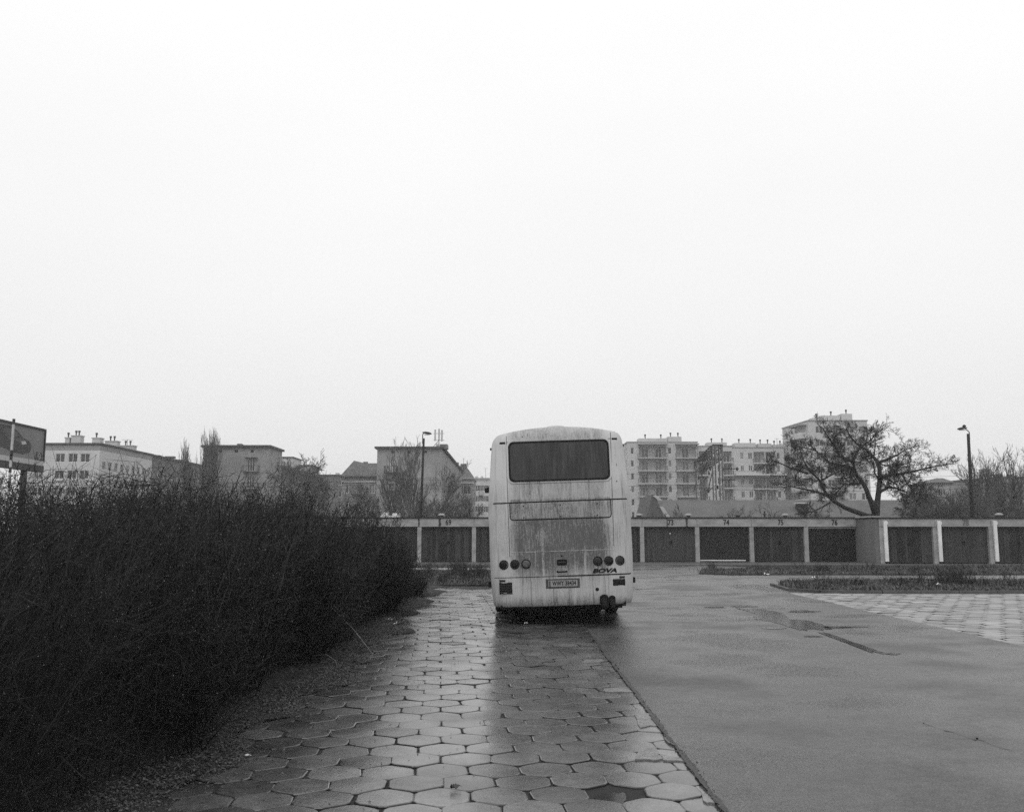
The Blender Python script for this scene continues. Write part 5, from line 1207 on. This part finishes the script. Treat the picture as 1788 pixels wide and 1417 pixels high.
Yb = Yt*(926-733)/(926-748)*.995; Xb = P(1373, 926, Yb).x; lv = Vector((Xc-Xb, Yt-Yb)); Ll = lv.length; la = math.atan2(lv.y, lv.x); ops = []
for u in (.12, .34, .50):
    for z in fz: ops.append((Ll*u, Ll*u+1.3, z+.85, z+2.2, 1))
ht.face((Xb-Xc, Yb-Yt), la, Ll, Hc-.2, ops, 'plaster_pale'); Tl = TF((Xb-Xc, Yb-Yt), la)
for z in fz: ht.balcony(Tl, Ll*.52, Ll*.93, z, 1.5, 'plaster_white', 'plaster_white', 1.05, solid=True)
ht.face((Wt, 0), HP, 18, Hc-.2, [], 'plaster_pale')
b = MB(); b.prism([(0-.1, -.15), (Wt+.15, -.15), (Wt+.15, 18), (Xb-Xc-.2, Yb-Yt)][:4], Hc-.2, Hc); b.build('roof', M['plaster_band'], ht.o)
b = MB(); b.box(Ll*.50, Ll*.95, -1.5, -.003, fz[0]+2.6, fz[0]+2.8, Tl); b.build('canopy', M['plaster_band'], ht.o)
for a, c, pz in ((1428, 1443, 729), (1444, 1476, 725), (1479, 1498, 722)):
    ht.part('roof_house', 'plaster_pale', (dx(a, Yt+4, Xc), dx(c, Yt+4, Xc), 4, 7, Hc-.01, htop(pz, Yt+4))); b = MB(); zz = htop(pz, Yt+4); b.lathe([(.12, zz), (.12, zz+.6), (.22, zz+.62), (.22, zz+1.0)], (dx(a*.4+c*.6, Yt+4, Xc), 5, 0), 8); b.build('vent_pipe', M['metal_dark'], ht.o)
ht.done()
# far right houses
for a in (('far gabled pale house between the big tree and the thick lamp post', 190, 1636, 1668, 842, 'plaster_grey', []), ('long dull far block behind the right-hand trees', 200, 1695, 1745, 836, 'plaster_grey', [(1724, 1735, 818, 'plaster_band')]), ('dark roofed far block at the right picture edge', 205, 1740, 1815, 832, 'plaster_grey', [(1748, 1758, 827, 'plaster_dark'), (1772, 1778, 828, 'plaster_dark')])):
    hs, X0, W, H = simple_block('apartment_building', a[0], a[1], a[2], a[3], a[4], a[5], 12, 4, [a[2]+6+k*9 for k in range(int((a[3]-a[2]-6)/9))], boxes=a[6])
    if 'gabled' in a[0]:
        b = MB(); h2 = htop(832, 190); b.v = [(-.5, -.5, H), (W+.5, -.5, H), (W+.5, 12, H), (-.5, 12, H), (W*.75, 5, h2), (W+.5, 5, h2)]; b.f = [(0, 1, 5, 4), (1, 2, 5), (2, 3, 4, 5), (3, 0, 4)]; b.m = [0]*4; b.build('gable_roof', M['roof_tile'], hs.o)
    hs.done()
# ---- long shed with gable behind the garages
Y = 68; sh = thing('long_shed', 'long low shed with dark roof and pale gable boards behind garages 73 to 76', 'shed', (P(1152, 926, Y).x, Y, 0)); bx = sh.location.x
xr_ = P(1640, 926, Y+4).x-bx; zr = htop(872.5, Y+4); ze = 1.9
b = MB(); b.v = [(-.6, -.2, ze), (xr_, -.2, ze), (xr_, 4, zr), (0.0, 4, zr), (0, 8.4, ze), (xr_, 8.4, ze)]; b.f = [(0, 1, 2, 3), (3, 2, 5, 4)]; b.m = [0]*2; o = b.build('roof', M['shed_roof'], sh); sm = o.modifiers.new('solid', 'SOLIDIFY'); sm.thickness = .15
b = MB(); b.box(0.2, xr_-.3, .1, 8.1, 0, ze-.1); b.build('wall', M['plaster_dark'], sh)
gz = htop(863, Y-1); xg0, xg1, xg2 = P(1124, 926, Y-1).x-bx, P(1141, 926, Y-1).x-bx, P(1167, 926, Y-1).x-bx
b = MB(); b.v = [(xg0, -1, 0), (xg2, -1, 0), (xg2, -1, 1.9), (xg1+.15, -1, gz), (xg1-.05, -1, gz), (xg0, -1, 1.8)] + [(xg0, 5, 0), (xg2, 5, 0), (xg2, 5, 1.9), (xg1+.15, 5, gz), (xg1-.05, 5, gz), (xg0, 5, 1.8)]
b.f = [(0, 1, 2, 3, 4, 5), (11, 10, 9, 8, 7, 6)]+[(i, (i+1) % 6, (i+1) % 6+6, i+6)[::-1] for i in range(6)]; b.m = [0]*8; gb = b.build('gable', M['shed_roof'], sh)
b = MB()
for (pa, pb) in (((1142, 865), (1152.5, 873)), ((1154, 884), (1166, 902))): a, c = P(*pa, Y-1), P(*pb, Y-1); b.v += [(a.x-bx-.12, -1.1, a.z), (a.x-bx+.14, -1.1, a.z+.02), (c.x-bx+.16, -1.1, c.z), (c.x-bx-.14, -1.1, c.z)]; n = len(b.v)-4; b.f.append((n+3, n+2, n+1, n)); b.m.append(0)
o = b.build('barge_board', M['plaster_pale'], sh); sm = o.modifiers.new('solid', 'SOLIDIFY'); sm.thickness = .05
c = P(1402, 885, Y+2); b = MB(); b.box(c.x-bx-.35, c.x-bx+.35, 2, 2.7, 2.2, htop(879, Y+2)); ch = b.build('chimney', M['metal_dark'], sh); b = MB(); b.box(c.x-bx-.45, c.x-bx+.45, 1.9, 2.8, htop(879, Y+2)+.002, htop(877, Y+2)); b.build('cap', M['plaster_pale'], ch)

# ---- rail gantry and overhead wires
gn = thing('rail_gantry', 'steel lattice rail gantry carrying the overhead wires right of the bus', 'gantry', (P(1257, 926, 80).x, 80, 0)); gx = gn.location.x
def lattice(b, p0, p1, w, d, n, r_, rb):
    p0, p1 = Vector(p0), Vector(p1); ax = (p1-p0).normalized(); side = Vector((1, 0, 0)) if abs(ax.x) < .9 else Vector((0, 1, 0)); up = Vector((0, 0, 1)) if abs(ax.z) < .9 else Vector((0, 1, 0))
    cs = [side*(sx*w/2)+up*(sz*d/2) for sx, sz in ((-1, -1), (1, -1), (1, 1), (-1, 1))]
    for c in cs: b.tube([p0+c, p1+c], r_, 4)
    for i in range(n):
        for k in range(4):
            a = p0.lerp(p1, i/n)+cs[k]; c = p0.lerp(p1, (i+1)/n)+cs[(k+1) % 4]; b.tube([a, c], rb, 3, False)
            a = p0.lerp(p1, i/n)+cs[k]; c = p0.lerp(p1, i/n)+cs[(k+1) % 4]; b.tube([a, c], rb, 3, False)
ztop = htop(778, 80); zb = htop(800, 80)
xn0, xn1 = P(1250, 926, 80).x-gx, P(1262, 926, 80).x-gx
b = MB(); lattice(b, (xn0, 0, 0), (xn0, 0, ztop), .26, .26, 14, .038, .018); b.build('mast', M['metal_mid'], gn)
b = MB(); lattice(b, (xn1, 0, 0), (xn1, 0, ztop), .26, .26, 14, .038, .018); b.build('mast', M['metal_mid'], gn)
Yf = 99; gxf = P(1222, 926, Yf).x-gx; zf1, zf0 = htop(806, Yf), htop(821, Yf)
b = MB(); b.box(xn0-.1, xn1+.2, -.15, .15, ztop, ztop+.12); lattice(b, ((xn0+xn1)/2, 0, (ztop+zb)/2), (gxf, Yf-80, (ztop+zb)/2-.05), 1.0, ztop-zb, 11, .055, .03); b.build('cross_beam', M['metal_dark'], gn)
for px in (1218, 1228): x = P(px, 926, Yf).x-gx; b = MB(); b.tube([(x, Yf-80, 0), (x, Yf-80, zf0)], .10, 6); b.build('post', M['metal_mid'], gn)
b = MB()
for (px0, py0, px1, py1, Yq) in ((1244, 822, 1236, 858, 84), (1236, 858, 1245, 850, 84), (1228, 840, 1236, 832, 90), (1262, 818, 1290, 818, 80), (1262, 837, 1284, 837, 80), (1218, 833, 1236, 833, 96), (1220, 852, 1240, 852, 90), (1210, 858, 1214, 852, 90), (1212, 852, 1215, 846, 90), (1243, 815, 1244, 822, 84)):
    a, c = P(px0, py0, Yq), P(px1, py1, Yq); b.tube([(a.x-gx, Yq-80, a.z), (c.x-gx, Yq-80, c.z)], .05, 5)
b.build('bracket', M['metal_dark'], gn)
for (px, py, Yq) in ((1262, 818, 80), (1262, 837, 80), (1287, 818, 80), (1253, 850, 82), (1238, 826, 86), (1220, 834, 96), (1237, 857, 84), (1240, 818, 84)):
    c = P(px, py, Yq); b = MB(); b.lathe([(.04, -.16), (.12, -.12), (.05, -.08), (.12, -.04), (.05, 0), (.12, .04), (.05, .08), (.1, .12), (.04, .16)], (c.x-gx, Yq-80, c.z), 8, 'z'); b.build('insulator', M['metal_dark'], gn)
# wires
def wire(label, Y, pys, px0=-300, px1=2200, r_=.016):
    b = MB(); n = 40; pts = []
    for i in range(n+1):
        t = i/n; px = px0+(px1-px0)*t; py = np.interp(t, np.linspace(0, 1, len(pys)), pys); w = P(px, py, Y); w.z -= .25*math.sin(math.pi*((t*5) % 1)); pts.append(w)
    b.tube(pts, r_, 4, False); tag(b.build('overhead_wire', M['metal_dark']), label, 'wire', 'overhead wires over the railway')
wire('lowest overhead wire, crossing in front of the blocks', 80, [851, 851, 852, 853]); wire('overhead contact wire just above the lowest one', 84, [845, 845, 846, 846])
wire('upper overhead wire, level with the middle balconies', 80, [838, 838, 830, 829], r_=.014); wire('topmost overhead wire, meeting the upper gantry insulators', 90, [840, 839, 818, 822], r_=.013)
for px, py, lb in ((1152, 862, 'pair of small pale lamp discs beyond the bus, left one'), ):
    pass

# ------------------------------------------------------------------ billboard and striped pole
Y0, Y1 = 52.0, 62.0
A_ = P(-70, 718, Y0); Bp = P(78.5, 752, Y1); zt_, zb_ = Bp.z, P(76, 805, Y1).z
d = Vector((Bp.x-A_.x, Y1-Y0)); W = d.length; ang = math.atan2(d.y, d.x)
bb = thing('billboard', 'large roadside billboard showing a dark car, at the left picture edge', 'billboard', (A_.x, Y0, 0), ang)
Hh = zt_-zb_
b = MB(); b.box(0, W, .02, .25, zb_, zt_); b.build('panel', M['poster'], bb)
b = MB(); b.box(-.1, W+.1, -.06, .3, zt_+.003, zt_+.12); b.box(W+.003, W+.12, -.06, .3, zb_-.1, zt_); b.box(-.12, -.003, -.06, .3, zb_-.1, zt_); b.build('frame', M['metal_dark'], bb)
b = MB(); b.box(-.1, W, -.05, .3, zb_-.32, zb_-.003); b.build('lower_board', M['plaster_pale'], bb); b = MB(); b.box(-.1, W, -.1, .35, zb_-.75, zb_-.323); b.build('beam', M['metal_dark'], bb)
for x in (W*.25, W*.8): b = MB(); b.box(x-.15, x+.15, .05, .35, 0, zb_-.75); b.build('support', M['metal_dark'], bb)
def shape(name, pts, y, m, parent=bb):
    b = MB(); b.poly([(W*u, y, zb_+Hh*v) for u, v in pts]); n = len(pts); o = b.build(name, M[m], parent); sm = o.modifiers.new('solid', 'SOLIDIFY'); sm.thickness = .004; return o
pic = shape('car_picture', [(.20, .35), (.22, .62), (.30, .80), (.42, .92), (.55, .93), (.66, .80), (.72, .64), (.80, .58), (.84, .44), (.82, .22), (.74, .12), (.62, .14), (.48, .24), (.34, .26)], .012, 'poster_dark')
shape('windscreen_picture', [(.50, .84), (.60, .82), (.67, .68), (.60, .60), (.46, .70)], .005, 'poster_mid', pic); shape('bonnet_picture', [(.46, .68), (.60, .57), (.72, .60), (.78, .55), (.70, .48), (.56, .50)], .004, 'poster_mid', pic); shape('lamp_picture', [(.70, .52), (.75, .55), (.77, .46), (.71, .42)], .002, 'poster_pale', pic)
shape('emblem_board', [(.885, .02), (.91, .28), (.985, .26), (.985, .0)], .012, 'poster_dark')
b = MB(); cc = Vector((W*.943, .0, zb_+Hh*.14)); b.tube([cc+Vector((.17*math.cos(t), 0, .19*math.sin(t))) for t in np.linspace(0, 6.283, 17)], .025, 4); b.tube([cc+Vector((-.09, 0, -.05)), cc+Vector((0, 0, .05)), cc+Vector((.08, 0, -.02))], .02, 4); b.build('emblem_ring', M['poster_pale'], bb)
c = P(10, 926, 40); sp = thing('striped_pole', 'thin black and white banded pole in front of the billboard', 'pole', (c.x, 40, 0)); zt2 = htop(731, 40); zz = 0; k = 0
b = MB(); b.tube([(0, 0, 0), (0, 0, zt2)], .055, 10); b.build('pole', M['metal_pale'], sp)
for z in (zt2-.12, zt2-1.5, htop(798, 40), htop(820, 40), htop(845, 40)): b = MB(); b.lathe([(.060, z-.12), (.060, z+.12)], (0, 0, 0), 10); b.build('dark_band', M['metal_dark'], sp)

# ------------------------------------------------------------------ haze
b = MB(); b.box(-330, 330, -20, 560, -1.1, 34); hz = b.mesh('haze', [bpy.data.materials.new('haze')]); hm = hz.materials[0]; hm.use_nodes = True; t = hm.node_tree; t.nodes.remove(t.nodes['Principled BSDF'])
pv = t.nodes.new('ShaderNodeVolumePrincipled'); pv.inputs['Color'].default_value = (.93, .93, .93, 1); pv.inputs['Density'].default_value = .0007; pv.inputs['Anisotropy'].default_value = 0.3
t.links.new(pv.outputs[0], t.nodes['Material Output'].inputs['Volume']); tag(link(bpy.data.objects.new('haze', hz)), 'thin grey haze over the whole place', 'haze', None, 'stuff')
